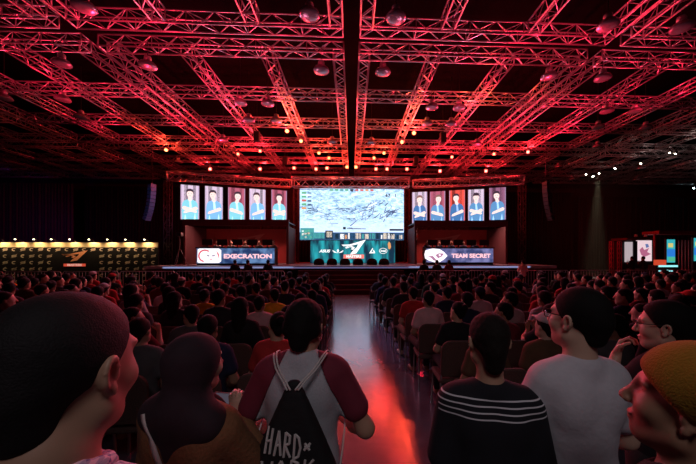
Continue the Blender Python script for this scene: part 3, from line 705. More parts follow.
# ------------------------------------------------------------------ player booths on the wings
BOOTHR = pm('red booth wall print', (.36, .035, .03), .6, 0, .35, 1.2)
def booth(x0, x1, yf, yb, lab, s):
    t = thing('player_booth', lab, 'booth', ((x0 + x1) / 2, yf, DECK + .002)); w = (x1 - x0) / 2; zt = 2.2
    obj('back_wall', MB().box(-w, yb - yf, 0, w, yb - yf + .06, zt), BOOTHR, t)
    obj('header', MB().box(-w - .08, -.06, zt, w + .08, .06, zt + .34), pm('dark red header', (.08, .012, .018), .6), t)
    obj('roof', MB().box(-w, .06, zt + .2, w, yb - yf + .06, zt + .26), BLACK, t)
    for q in (-1, 1):
        obj('post', MB().box(q * w - .07, -.06, 0, q * w + .07, .06, zt, bev=.01), pm('red booth post', (.07, .01, .016), .6), t)
        obj('side_wall', MB().box(min(q * w, q * (w - .05)), .06, 0, max(q * w, q * (w - .05)), yb - yf, zt), pm('dark booth side', (.05, .012, .016), .7), t)
    lg = obj('wall_emblem', eye_logo(.9, .42, .0, 1.5, yb - yf - .012), pm('faded emblem print', (.5, .16, .13), .6), t)
    for i in range(5):
        x = -w + (i + .9) * 2 * w / 5.8
        d = obj('downlight', MB().lathe([(.05, 0), (.05, -.08), (.001, -.085)], 10, (x, .35, zt + .19)), em('booth downlight glow', (1, .8, .75), 1.6), t)
    ld = bpy.data.lights.new('booth_light', 'AREA'); ld.energy = 220; ld.color = (1, .35, .3); ld.size = w * 1.4; ld.size_y = .2; ld.shape = 'RECTANGLE'
    lo = bpy.data.objects.new('booth_light', ld); COL.objects.link(lo); lo.location = (t.location.x, yf + .8, DECK + zt + .1); lo.rotation_euler = (-.5, 0, 0)
    return t
bl0, bl1 = P(190.5, 250, 17.9).x, P(289, 250, 17.9).x
br0, br1 = P(415, 250, 18.).x, P(507, 250, 18.).x
booth(bl0, bl1, 17.7, 20.2, 'dark red player booth on the left wing with five downlights and a faded emblem', -1)
booth(br0, br1, 17.7, 20.2, 'dark red player booth on the right wing behind the pink lettered desk', 1)
def desk_mat(nm, c0, c1):
    m = bpy.data.materials.new(nm); m.use_nodes = True; nt = m.node_tree; L = nt.links; b = nt.nodes['Principled BSDF']
    tc = nd(nt, 'ShaderNodeTexCoord'); n = nd(nt, 'ShaderNodeTexNoise'); n.inputs['Scale'].default_value = 2.2; n.inputs['Detail'].default_value = 5; L.new(tc.outputs['Object'], n.inputs[0])
    cr = nd(nt, 'ShaderNodeValToRGB'); cr.color_ramp.elements[0].position = .40; cr.color_ramp.elements[0].color = (*c0, 1); cr.color_ramp.elements[1].position = .62; cr.color_ramp.elements[1].color = (*c1, 1)
    L.new(n.outputs['Fac'], cr.inputs[0]); L.new(cr.outputs[0], b.inputs['Emission Color']); b.inputs['Emission Strength'].default_value = .85; b.inputs['Base Color'].default_value = (.01, .01, .01, 1); return m
PK = em('pink white lettering', (1, .55, .62), 1.25); PK2 = em('hot pink lettering', (1, .25, .38), 1.1); WH = em('pure white emblem', (1, .93, .97), 1.3); RDE = em('red emblem arc', (.85, .10, .16), .9)
def desk(x0, x1, y, z0, hz, text, lab, mt, which):
    t = thing('player_desk', lab, 'desk', ((x0 + x1) / 2, y, DECK + .002)); w = (x1 - x0) / 2
    obj('desk_top', MB().box(-w - .05, -.05, z0 + hz, w + .05, .75, z0 + hz + .05), BLACK, t)
    obj('desk_base', MB().box(-w, .02, 0, w, .70, z0 + hz), BLACK, t)
    obj('screen_front', MB().box(-w, 0, z0, w, .02, z0 + hz), mt, t)
    if which == 0:
        b = MB(); cx = -w + .66; cz = z0 + hz / 2
        b.poly([(cx - .62, z0 + .06), (cx - .60, z0 + hz - .06), (cx - .50, z0 + hz - .01), (cx + .50, z0 + hz - .01), (cx + .62, z0 + hz - .10), (cx + .62, z0 + .12), (cx + .50, z0 + .02), (cx - .5, z0 + .02)], -.006, 0)
        for i in range(10):
            a0 = .9 + i * .36; a1 = a0 + .36; g = lambda a, r: (cx - .22 + r * math.cos(a) * .36, cz + r * math.sin(a) * .34)
            b.poly([g(a0, 1), g(a1, 1), g(a1, .78), g(a0, .78)], -.010, 1)
        b.poly([(cx + .35, cz + .3), (cx + .50, cz + .1), (cx + .52, cz - .2), (cx + .44, cz + .05)], -.010, 1)
        for q in (-1, 1): b.poly([(cx + .08 + q * .05, cz + .02), (cx + .08 + q * .2, cz + .08), (cx + .08 + q * .22, cz), (cx + .08 + q * .1, cz - .05)], -.010, 2)
        b.poly([(cx - .02, cz - .2), (cx + .2, cz - .2), (cx + .09, cz - .14)], -.010, 1)
        obj('face_emblem', b, [WH, RDE, E('grey', (.4, .35, .45))], t)
        tx, ts, sx = .64, .31, 1.02
    else:
        b = MB(); cx = -w + .55; cz = z0 + hz / 2
        b.poly([(cx - .66, cz + .05), (cx - .60, cz + .28), (cx - .2, cz + .38), (cx + .2, cz + .34), (cx + .42, cz + .20), (cx + .62, cz - .02), (cx + .45, cz - .20), (cx + .2, cz - .36), (cx - .1, cz - .38), (cx - .42, cz - .28), (cx - .62, cz - .16)], -.006, 0)
        b.poly([(cx - .05, cz + .02), (cx + .14, cz + .12), (cx + .42, cz + .10), (cx + .3, cz - .06), (cx + .1, cz - .16)], -.010, 1)
        b.poly([(cx - .5, cz - .06), (cx - .2, cz - .02), (cx - .02, cz - .22), (cx + .1, cz - .30), (cx - .15, cz - .28), (cx - .3, cz - .12)], -.010, 1)
        b.poly([(cx + .12, cz + .04), (cx + .22, cz + .08), (cx + .26, cz - .02), (cx + .16, cz - .04)], -.013, 0)
        obj('eye_emblem', b, [WH, E('violet shade', (.55, .25, .42), .9)], t)
        tx, ts, sx = .62, .30, 1.0
    b = MB(); vs, fs = text_mb(text, ts, Matrix.Identity(4), bold=.014, space=1.02)
    xs = [v.x for v in vs]; tw = max(xs) - min(xs); want = (2 * w - 1.55); k = want / tw
    vs = [Matrix.Translation((tx, -.008, z0 + hz * .46)) @ UP @ Vector((v.x * k, v.y, v.z)) for v in vs]
    b.add(vs, fs); obj('team_lettering', b, PK, t)
    return t
dl0, dl1 = P(201.5, 255, 16.9).x, P(276, 255, 16.9).x; dr0, dr1 = P(426, 255, 17.0).x, P(494, 255, 17.0).x
desk(dl0, dl1, 16.75, .10, .80, 'EXECRATION', 'player desk on the left wing with a glowing white face emblem front', desk_mat('blue streaked desk screen', (.02, .05, .16), (.16, .30, .58)), 0)
desk(dr0, dr1, 16.75, .14, .76, 'TEAM SECRET', 'player desk on the right wing with a glowing white eye emblem front', desk_mat('violet streaked desk screen', (.05, .07, .20), (.26, .26, .55)), 1)
monM = MB(); monM.box(-.27, -.02, .12, .27, .02, .44, bev=.01); monM.box(-.03, -.02, .02, .03, .02, .14); monM.box(-.12, -.08, 0, .12, .08, .02); monM = monM.mesh('desk_monitor')
for side, (a, b_) in ((0, (dl0, dl1)), (1, (dr0, dr1))):
    for i in range(5):
        x = a + (i + .55) * (b_ - a) / 5.1
        t = obj('desk_monitor', monM, BLACK, None, (x, 17.0, DECK + (.955 if side == 0 else .957)))
        tag(t, f'black gaming monitor seen from behind on the {"left" if side == 0 else "right"} player desk, {ORD[i]} from the left', 'monitor', 'gaming monitors on the player desks')

# ------------------------------------------------------------------ line arrays
def line_array(px, y0, y1, dep, lab, mt, rz=0., bend=1):
    p = P(px, y0, dep); t = thing('line_array_speaker', lab, 'speaker', p, rz)
    n = 10; W_ = .30; L = (y1 - y0) * dep / F / n
    q = Vector((0, 0, 0)); a = 0
    for i in range(n):
        M = Matrix.Translation(q) @ Matrix.Rotation(a, 4, 'X')
        ob = MB(); ob.add([M @ Vector(v) for v in [(-.14, -.11, 0), (.14, -.11, 0), (.14, .11, -.02), (-.14, .11, -.02), (-.14, -.11, -L * .92), (.14, -.11, -L * .92), (.14, .11, -L * .85), (-.14, .11, -L * .85)]], [(0, 1, 2, 3), (7, 6, 5, 4), (0, 4, 5, 1), (1, 5, 6, 2), (2, 6, 7, 3), (3, 7, 4, 0)])
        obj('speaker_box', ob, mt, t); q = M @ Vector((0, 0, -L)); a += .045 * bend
    obj('rigging_bar', MB().tube((0, 0, 0), (0, 0, TZ - p.z - TS / 2), .02), BLACK, t); return t
line_array(152, 184, 221, 15.2, 'curved line array speaker lit blue, hanging beside the left screen wing', pm('blue lit speaker grille', (.10, .16, .28), .45, .2), 1.25)  # blue light on this array is put into its grille colour
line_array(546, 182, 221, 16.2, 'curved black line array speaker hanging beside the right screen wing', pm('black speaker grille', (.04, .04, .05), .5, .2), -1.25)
ld = bpy.data.lights.new('blue_speaker_spot', 'SPOT'); ld.energy = 160; ld.color = (.1, .35, 1); ld.spot_size = .5; ld.shadow_soft_size = .1
lo = bpy.data.objects.new('blue_speaker_spot', ld); COL.objects.link(lo); lo.location = (-6.5, 13., 5.2); lo.rotation_euler = lookrot(P(157, 205, 15.2) - lo.location)

# ------------------------------------------------------------------ sponsor wall on the left
SW = thing('sponsor_wall', 'black step-and-repeat sponsor wall with rows of emblems, lamps along its top', 'backdrop', (P(0, 0, 16.8).x - 4, 16.9, 0))
x0 = 0; x1 = P(158, 0, 16.4).x - SW.location.x
obj('panel', MB().box(x0, 0, 0, x1, .08, 2.46), pm('black printed panel', (.006, .005, .006), .9, 0, .1, 10, 0, .1), SW)
obj('glow_strip', MB().box(x0, -.012, 2.20, x1, -.001, 2.46), pm('cream lamp glow strip', (.45, .34, .20), .7), SW)  # cream strip added to show the lamp glow along the black panel top
EMB = pm('gold grey emblem print', (.34, .28, .21), .6)
b = MB(); cxm = P(81, 0, 16.6).x - SW.location.x
nx = int((x1 - .2) / .44)
for r in range(6):
    for c in range(nx):
        x = x1 - .25 - c * .44; z = 2.08 - r * .34
        if abs(x - cxm) < .95 and 0 < r < 5: continue
        if (r + c) % 2:
            b.poly(ell2(x, z, .13, .065, 10), -.004); b.poly([(x - .15, z - .10), (x + .02, z - .05), (x + .16, z + .11), (x + .06, z + .07)], -.004)
        else:
            for i in range(7):
                a0 = .8 + i * .62; a1 = a0 + .62; g = lambda a, q: (x + q * .12 * math.cos(a), z + q * .085 * math.sin(a)); b.poly([g(a0, 1), g(a1, 1), g(a1, .5), g(a0, .5)], -.004)
obj('emblem_print', b, EMB, SW)
obj('eye_emblem', eye_logo(.66, .30, cxm, 1.74, -.01), pm('copper emblem print', (.55, .22, .12), .5), SW)
b = MB(); b.box(cxm - .55, -.012, 1.20, cxm + .55, -.001, 1.34, 0); b.add(*text_mb('MASTERS', .15, Matrix.Translation((cxm, -.016, 1.27)) @ UP, bold=.004, scale_x=1.2), 1)
obj('title_strip', b, [em('emissive red title', (1, .10, .05), .55), em('emissive title letters', (1, .6, .5), .7)], SW)  # title bar and letters given emission of their own
WL = em('warm bulb', (1, .85, .55), 9)
for i, px in enumerate((-3, 14, 30, 47, 63, 80, 98, 115, 132, 150)):
    p = P(px, 243, 16.5); x = p.x - SW.location.x
    a = obj('lamp_arm', MB().path([(x, .04, 2.44), (x, -.05, 2.56), (x, -.32, 2.60)], .012), BLACK, SW)
    obj('lamp_head', MB().lathe([(.001, .02), (.03, .015), (.035, -.02), (.001, -.022)], 10, (x, -.34, 2.60)), WL, a)
    ld = bpy.data.lights.new('sponsor_wall_lamp', 'SPOT'); ld.energy = 60; ld.color = (1, .68, .34); ld.spot_size = 2.2; ld.spot_blend = .9; ld.shadow_soft_size = .05
    lo = bpy.data.objects.new('sponsor_wall_lamp', ld); COL.objects.link(lo); lo.location = (p.x, 16.9 - .26, 2.58); lo.rotation_euler = (.6, 0, 0)
# low leaning sign in front of its far end
t = thing('slanted_sign_panel', 'dark slanted panel crossing in front of the sponsor wall end', 'panel', P(18, 270, 15.2) * 1)
t.location.z = 0
b = MB(); b.add([(-1.9, 0, 0), (1.9, 0, 0), (1.9, 0, 2.42), (-1.9, 0, 1.75), (-1.9, .05, 0), (1.9, .05, 0), (1.9, .05, 2.42), (-1.9, .05, 1.75)], [(0, 1, 2, 3), (7, 6, 5, 4), (0, 4, 5, 1), (1, 5, 6, 2), (2, 6, 7, 3), (3, 7, 4, 0)])
bpy.data.objects.remove(t)

# ------------------------------------------------------------------ crowd barriers before the stage
BARM = pm('galvanised barrier steel', (.55, .55, .62), .4, .5)
b = MB(); Wb = 2.3
b.path([(0, 0, .15), (0, 0, 1.02), (.06, 0, 1.10), (Wb - .06, 0, 1.10), (Wb, 0, 1.02), (Wb, 0, .15)], .019); b.tube((0, 0, .2), (Wb, 0, .2), .016)
bars = MB()
for i in range(1, 17): bars.tube((i * Wb / 17, 0, .2), (i * Wb / 17, 0, 1.10), .008, n=5, caps=False)
ftm = MB(); 
for x in (.25, Wb - .25): ftm.path([(x, -.28, .012), (x, -.1, .2), (x, .1, .2), (x, .28, .012)], .014)
frM = b.mesh('barrier_frame'); brM = bars.mesh('barrier_bars'); ftM = ftm.mesh('barrier_foot')
k = 0
for s in (-1, 1):
    for i in range(8 if s < 0 else 9):
        x = s * 2.95 + (s * (i * 2.36)) - (Wb if s < 0 else 0)
        t = thing('crowd_barrier', f'steel crowd barrier before the stage, {ORD[i]} one out on the {SIDE[s]} of the steps', 'barrier', (x, 13.78, 0), 0, 'crowd barriers before the stage')
        obj('frame', frM, BARM, t, smooth=True); obj('upright_bars', brM, BARM, t); obj('foot', ftM, BARM, t)

# ------------------------------------------------------------------ camera tripod beside the stage
p = P(184, 262, 16.2)
t = thing('tripod_stand', 'black tripod light stand on the deck edge of the left wing', 'tripod', (p.x, 16.2, DECK + .002))
for a in (0, 2.1, 4.2): obj('leg', MB().tube((0, 0, .9), (.42 * math.cos(a + .5), .3 * math.sin(a + .5), .01), .016), pm('dull grey metal', (.15, .15, .17), .5, .5), t)
obj('column', MB().tube((0, 0, .85), (0, 0, 1.55), .02), MATS['dull grey metal'], t); obj('lamp_head', MB().box(-.13, -.12, 1.5, .13, .12, 1.7, bev=.02), BLACK, t)

# ------------------------------------------------------------------ side booths on the right
for i, px in enumerate((611.5, 619.5)):
    p = P(px, 260, 19.5)
    o = obj('truss_pillar', truss_mesh(2.62, .15, .020, .010, .30), pm('red painted truss', (.55, .10, .18), .45, .2), None, (p.x, p.y, .01)); o.rotation_euler = (0, -PI / 2, 0)
    tag(o, f'slim red truss pillar beside the white side booth, {"nearer the stage" if i == 0 else "nearer the booth"}', 'truss', 'red truss pillars')
EXW = em('white booth panel picture', (1, .74, .80), .85)
p = P(637, 260, 20.5)
t = thing('exhibition_booth', 'lit white exhibition booth with a pink poster behind the crowd', 'booth', (p.x, p.y, 0))
k = 20.5 / F
def bxp(x0, y0, x1, y1, d0, d1, mi=0, b=None):
    a = P(x0, y1, 20.5) - t.location; c = P(x1, y0, 20.5) - t.location
    return (b or MB()).box(a.x, d0, a.z, c.x, d1, c.z, mi)
obj('side_panel', bxp(624, 242, 631, 262, -.1, .0), em('pale grey lit panel', (.75, .62, .66), .62), t)
pb = obj('poster_panel', bxp(636, 240.5, 651, 261, -.1, .0), EXW, t)
b = MB(); g = lambda pts: [((P(x, y, 20.5) - t.location).x, (P(x, y, 20.5) - t.location).z) for x, y in pts]
b.poly(g([(638, 250), (641, 247), (643, 250), (648, 248), (646, 252), (650, 254), (643, 257), (640, 255)]), -.11, 0); b.poly(g([(644, 244), (647, 244), (648, 247), (645, 248)]), -.11, 1)
obj('poster_picture', b, [em('poster pink', (.9, .25, .45), .5), em('poster blue', (.25, .35, .8), .5)], pb)
obj('post', bxp(631.5, 241, 635.5, 262, -.14, -.02), BLACK, t); obj('roof_frame', bxp(622, 238, 653, 240.3, -.3, .9), pm('dark red roof frame', (.12, .02, .025), .5), t)
b = MB(); b.box(-1.0, -.6, 0, 1.25, -.3, .9); obj('counter', b, pm('dark counter', (.06, .03, .035), .5), t)
obj('back_frame', MB().box(-1.2, .0, 0, 1.3, .5, 2.6), BLACK, t)
for i, px in enumerate((633, 643)):
    ob = MB().lathe([(.001, .12), (.09, .10), (.10, -.02), (.12, -.04), (.001, -.02)], 10, ((P(px, 238, 20.5) - t.location).x, -.2, P(px, 236.4, 20.5).z)); obj('roof_lamp', ob, pm('lamp grey', (.4, .35, .33), .5), t, smooth=True)
# vertical screens
for i, (x0_, x1_, y0_, y1_, d_) in enumerate(((667, 675.5, 239.5, 262.5, 18.6), (694, 703, 238, 261, 18.2))):
    a = P(x0_, y1_, d_); c = P(x1_, y0_, d_)
    t = thing('vertical_screen', ['bright teal and yellow vertical screen between the exhibition booths', 'bright vertical screen at the very edge beyond the round pillars'][i], 'screen', (a.x, a.y, 0), 0, 'vertical advertising screens')
    w = c.x - a.x; z0, z1 = a.z, c.z
    obj('housing', MB().box(-.04, .01, 0, w + .04, .14, z1 + .04), BLACK, t)
    m1, m2, m3, m4 = em('ad teal', (.05, .55, .62), .8), em('ad yellow', (.85, .75, .25), .8), em('ad blue', (.03, .25, .85), .8), em('ad green', (.1, .6, .35), .8)
    b = MB(); h = z1 - z0; b.box(0, 0, z0, w, .01, z1, 0); b.box(w * .15, -.004, z0 + h * .66, w * .75, 0, z0 + h * .84, 1); b.box(0, -.004, z0 + h * .26, w, 0, z0 + h * .58, 2); b.box(w * .2, -.004, z0 + h * .05, w, 0, z0 + h * .22, 3)
    obj('screen_face', b, [m1, m2, m3, m4], t)
# canopy frame, counter with light strips, red box
t = thing('booth_canopy_frame', 'dark red canopy frame with upright ribs around the vertical screens', 'frame', P(676, 254, 18.9)); t.location.z = 0
tl = t.location
def q_(x0, y0, x1, y1, d0, d1, dep=18.9):
    a = P(x0, y1, dep) - tl; c = P(x1, y0, dep) - tl; return MB().box(a.x, d0, a.z, c.x, d1, c.z)
obj('canopy', q_(655, 231, 712, 234.2, -.2, .9), pm('dark red canopy', (.22, .025, .02), .5), t)
for x in (681, 684.5, 688, 691.5): obj('rib', q_(x, 240, x + 1.1, 276, .1, .16), pm('dull red rib', (.28, .06, .08), .5), t)
obj('rib', q_(655.5, 234, 657, 282, .1, .2), MATS['dull red rib'], t)
t = thing('reception_counter', 'low dark counter with two glowing cyan strips below the vertical screen', 'counter', P(668, 270, 17.2)); t.location.z = 0; tl = t.location
obj('counter_body', MB().box(-.72, 0, 0, .72, .45, 1.22), BLACK, t)
a = P(658, 267, 17.2) - tl; c = P(678, 265.2, 17.2) - tl; obj('light_strip', MB().box(a.x, -.02, a.z, c.x, -.001, c.z), em('cyan strip', (.35, .95, 1), 1.1), t)
a = P(658, 271.5, 17.2) - tl; c = P(673, 269.8, 17.2) - tl; obj('light_strip', MB().box(a.x, -.02, a.z, c.x, -.001, c.z), em('cyan strip', (.35, .95, 1), 1.1), t)
t = obj('red_display_box', MB().box(-.24, -.15, 0, .24, .15, .30, bev=.02), em('glowing red box', (1, .10, .04), .6), None, (P(662, 262, 17.3).x, P(662, 262, 17.3).y + .12, 1.222)); tag(t, 'glowing orange red display box standing on the dark counter', 'display box')

# ================================================================== CHAIRS
CHF = pm('brown waffle upholstery', (.075, .04, .032), .85, 0, .35, 90, .6); CHM = pm('chair frame steel', (.30, .28, .28), .35, .8)
def rounded_panel(w, z0, z1, y0, y1, r=.10, tilt=0.):
    pts = [(-w + .02, z0), (w - .02, z0), (w, z0 + .03)] + [(w - r + r * math.cos(a), z1 - r + r * math.sin(a)) for a in [i * PI / 12 for i in range(7)]] + [(-w + r + r * math.cos(a), z1 - r + r * math.sin(a)) for a in [PI / 2 + i * PI / 12 for i in range(7)]] + [(-w, z0 + .03)]
    n = len(pts); vs = []
    for (y, g) in ((y0, .012), (y0 + .012, 0), (y1 - .012, 0), (y1, .012)):
        for x, z in pts:
            cx, cz = 0, (z0 + z1) / 2; l = math.hypot(x - cx, z - cz); k = 1 - g / l; xx, zz = x * k, cz + (z - cz) * k; vs.append((xx, y - tilt * (zz - z0), zz))
    fs = [tuple(range(n))[::-1], tuple(range(3 * n, 4 * n))]
    for r_ in range(3): fs += [(r_ * n + i, r_ * n + (i + 1) % n, (r_ + 1) * n + (i + 1) % n, (r_ + 1) * n + i) for i in range(n)]
    return MB().add(vs, fs)
bk = rounded_panel(.215, .50, .905, -.235, -.185, .10, .12); bkM = bk.mesh('backrest')
stM = MB().box(-.22, -.20, .405, .22, .22, .465, bev=.02).mesh('seat')
legMs = [MB().tube((s * .20, y, .41), (s * .215, y2, .0), .012, n=6).mesh('leg') for s in (-1, 1) for y, y2 in ((.19, .21), (-.17, -.25))]
bfMs = [MB().path([(x, -.18, .41), (x, -.20, .56)], .012).mesh('back_post') for x in (-.20, .20)]
chA = thing('audience_chair', 'x', 'chair', (0, -50, 0)); obj('seat', stM, CHF, chA); obj('backrest', bkM, CHF, chA)
for m in bfMs: obj('back_post', m, CHM, chA)
for m in legMs: obj('leg', m, CHM, chA)
allc = MB()
def addm(me, mi):
    allc.add([v.co.copy() for v in me.vertices], [tuple(p.vertices) for p in me.polygons], mi)
addm(stM, 0); addm(bkM, 0); 
for m in bfMs: addm(m, 1)
for m in legMs: addm(m, 1)
allM = allc.mesh('audience_chair'); allM.materials.append(CHF); allM.materials.append(CHM)

# ================================================================== THE SEATED CROWD
def seat_fig(style, head_rot, torso_rot, arms=None, build=1.):
    D = figure('sit', head_rot, torso_rot, arms, 1, 'sit', build, hands=True)
    hp, ex = hair_prims(style if style != 'cap' else 'short'); D['hair'] = D['hd'](hp)
    if style == 'cap': D['cap'] = D['hd']([ell((0, -.015, 1.632), (.090, .110, .094)), ell((0, .11, 1.655), (.065, .075, .010), k=.02), plane((0, .12, -1), (0, 0, 1.638), k=.01)])
    return D
lap = {s: ((s * .225, .02, 1.09), (s * .11, .22, .98), (-s * .35, 1, -.1), (0, 0, -1), .5) for s in (-1, 1)}
def one(s, v): d = dict(lap); d[s] = v; return d
PRO = [
    ('short', (.0, .05, 0), (0, -.02, 0), lap, 1.), ('short', (.55, -.05, .05), (.1, .06, .04), lap, 1.08), ('long', (-.15, .05, 0), (0, .02, -.03), lap, .9), ('cap', (.2, .1, 0), (0, -.04, 0), lap, 1.05),
    ('short', (-.6, .0, -.08), (-.12, .04, -.05), one(1, ((.24, .10, 1.12), (.10, .26, 1.34), (-.3, .1, 1), (-1, .2, 0), 1.2)), 1.), ('bun', (.35, .0, .1), (0, .05, .05), lap, .9),
    ('short', (.1, -.22, .04), (0, .12, 0), {s: ((s * .24, .16, 1.16), (s * .06, .30, 1.27), (-s * .2, .4, 1), (0, -1, .1), .9) for s in (-1, 1)}, 1.02)]
NEAR = []; FAR = []
for i, (st_, hr, tr, am, bu) in enumerate(PRO):
    D = seat_fig(st_, hr, tr, am, bu)
    sh = shirt_prims(D, 1.0 if i in (1, 4) else .55, .013, .90); tp = trouser_prims(D)
    parts = [D['body'], D['hair'], sh, tp] + ([D['cap']] if 'cap' in D else [])
    nm = ['person', 'hair', 'shirt', 'trousers', 'cap']
    NEAR.append([sdf_mesh(nm[j], [p_], .011 if j < 2 else .013) for j, p_ in enumerate(parts)])
    FAR.append(sdf_mesh('person', parts, .019))
SEATS = []
for r in range(9):
    y = 2.75 + r * .82
    for s in (-1, 1):
        edge = (1.04 - .062 * r) if s > 0 else (.48 + .006 * r)
        for c_ in range(28):
            x = s * (edge + .22 + c_ * .565)
            u = proj((x, y, 1.1))
            if -25 < u[0] < 722: SEATS.append((r, s, c_, x, y, u))
special = [(201, 303, 'yellow'), (176, 330, 'grey'), (268, 312, 'pink'), (431, 298, 'pink'), (416, 300, 'red'), (281, 306, 'yellow'), (402, 292, 'charcoal'), (438, 345, 'black'), (428, 360, 'brown'), (214, 345, 'navy'), (150, 350, 'grey'), (12, 286, 'orange'), (100, 300, 'red'), (540, 302, 'red'), (562, 296, 'red'), (605, 290, 'orange'), (585, 280, 'pink'), (640, 300, 'maroon'),
           (512, 308, 'grey'), (455, 300, 'maroon'), (672, 275, 'orange'), (440, 285, 'orange'), (690, 300, 'pink'), (480, 310, 'white'), (93, 285, 'red'), (315, 285, 'maroon'), (190, 270, 'red'), (210, 330, 'charcoal')]
used = {}
for (px, py, cn) in special:
    j = min(range(len(SEATS)), key=lambda i: ((lambda u: (u[0] - px) ** 2 + ((u[1] + 2) - py) ** 2 * 2)(proj((SEATS[i][3], SEATS[i][4], 1.02)))) + (1e6 if i in used else 0)); used[j] = cn
weights = [('black', 9), ('charcoal', 8), ('navy', 5), ('maroon', 6), ('grey', 4), ('white', 3), ('red', 3), ('dark green', 1), ('brown', 3), ('dark blue', 3), ('purple', 2), ('pink', 2)]
bag = [k for k, w in weights for _ in range(w)]
npers = nch = 0
HL = {0: 'short haired', 1: 'short haired', 2: 'long haired', 3: 'capped', 4: 'short haired', 5: 'bun-haired', 6: 'short haired'}
first_ch = True
for j, (r, s, c_, x, y, u) in enumerate(SEATS):
    rowl = f'{ORD[8 - r]} row from stage, {ORD[c_]} seat {SIDE[s]} of aisle'
    jx = rnd.uniform(-.03, .03)
    empty = rnd.random() < .05 and j not in used and r > 1
    if nch < 298:
        if r < 4:
            if first_ch: c = chA; first_ch = False
            else: c = copy_tree(chA)
            c.location = (x, y, 0); c.rotation_euler = (0, 0, rnd.uniform(-.05, .05)); c['label'] = 'brown padded chair, ' + rowl; c['group'] = 'audience chairs'
        else:
            c = obj('audience_chair', allM, [CHF, CHM], None, (x, y, 0), rnd.uniform(-.05, .05)); tag(c, 'brown padded chair, ' + rowl, 'chair', 'audience chairs')
        nch += 1
    if empty or npers >= 296: continue
    npers += 1
    pi = rnd.choice((0, 0, 1, 2, 3, 4, 5, 6, 0, 1)); cn = used.get(j) or rnd.choice(bag)
    sc = rnd.uniform(.91, .99); rz = rnd.uniform(-.15, .15) - s * .0 + math.atan2(x, 24 - y) * .3
    sk = rnd.choice(SKINS); hr = rnd.choice(HAIRS); trm = rnd.choice(TR); capm = SM[rnd.choice(('black', 'red', 'white', 'navy'))]
    z = .0
    lab = f'{HL[pi]} spectator in {cn} shirt, ' + rowl
    mats = [sk, hr, SM[cn], trm] + ([capm] if pi == 3 else [])
    if r < 4:
        ms_ = NEAR[pi]; root = obj('person', ms_[0], [sk], None, (x + jx, y + .03, z), rz)
        for q in range(1, len(ms_)): obj(['hair', 'hair', 'shirt', 'trousers', 'cap'][q] if q != 1 else 'hair', ms_[q], [mats[q]], root)
    else:
        root = obj('person', FAR[pi], mats, None, (x + jx, y + .03, z), rz)
    root.scale = (sc, sc, sc if sc < 1 else sc); tag(root, lab, 'person', 'seated spectators')

# ================================================================== STANDING PEOPLE
def put_person(label, D, mats, loc, rz, H, h=.007, hair='short', shirt=None, extra_parts=(), hair_p=None, group=None, trousers=True):
    s = H / (1.70 + D['nl'])
    me = sdf_mesh('person', [D['body']], h); root = obj('person', me, [mats['skin']], None, loc, rz); root.scale = (s, s, s)
    tag(root, label, 'person', group)
    if hair_p is None and hair: hair_p = hair_prims(hair)
    if hair_p: obj('hair', sdf_mesh('hair', [(D['hd'](hair_p[0]), hair_p[1])], h), [mats['hair']], root)
    for nm, pr, m in (shirt or []): obj(nm, sdf_mesh(nm, [pr], h + .001), [m], root)
    if trousers: obj('trousers', sdf_mesh('trousers', [trouser_prims(D)], max(h, .010)), [mats['trousers']], root)
    for sd in (-1, 1): obj('shoe', sdf_mesh('shoe', [grow([q for q in D['feet'] if q['a'][0] * sd > 0], .006)], .010), [SHOE], root)
    return root
def place(px, dep, py_top, H):
    p = P(px, 254, dep); return (p.x, p.y, 0)
def HH(py, dep): return CZ - (py - PY) * dep / F
EYEW = pm('eye white', (.7, .68, .66), .25); IRIS = pm('dark iris', (.02, .012, .01), .15); LIP = pm('lip skin', (.40, .15, .13), .45)
def eyes(root, D):
    for s in (-1, 1):
        me = sdf_mesh('eye', [D['hd']([ell((s * .032, .0665, 1.597), (.0125, .0125, .0125))])], .003); e = obj('eye', me, [EYEW], root)
        obj('iris', sdf_mesh('iris', [D['hd']([ell((s * .032, .0765, 1.597), (.0055, .0035, .0055))])], .0015), [IRIS], e)
def glasses(root, D, mt):
    f = D['hd']; T = lambda p: None
    # frame as thin rings following the head transform
    rim = []
    for s in (-1, 1):
        for i in range(16):
            a0, a1 = 2 * PI * i / 16, 2 * PI * (i + 1) / 16
            g = lambda a: (s * .033 + .025 * math.copysign(abs(math.cos(a)) ** .7, math.cos(a)), .103, 1.592 + .017 * math.copysign(abs(math.sin(a)) ** .7, math.sin(a)))
            rim.append(cone(g(a0), g(a1), .0022, k=.001))
        rim += [cone((s * .058, .102, 1.602), (s * .078, .078, 1.601), .0022, k=.001), cone((s * .078, .078, 1.601), (s * .083, -.005, 1.600), .0022, k=.001), cone((s * .083, -.005, 1.600), (s * .084, -.03, 1.585), .0022, k=.001)]
    rim.append(cone((-.009, .104, 1.598), (.009, .104, 1.598), .0022, k=.001))
    g = obj('glasses', sdf_mesh('glasses', [f(rim)], .0016), [mt], root)
GLM = pm('black glasses frame', (.01, .01, .012), .25)

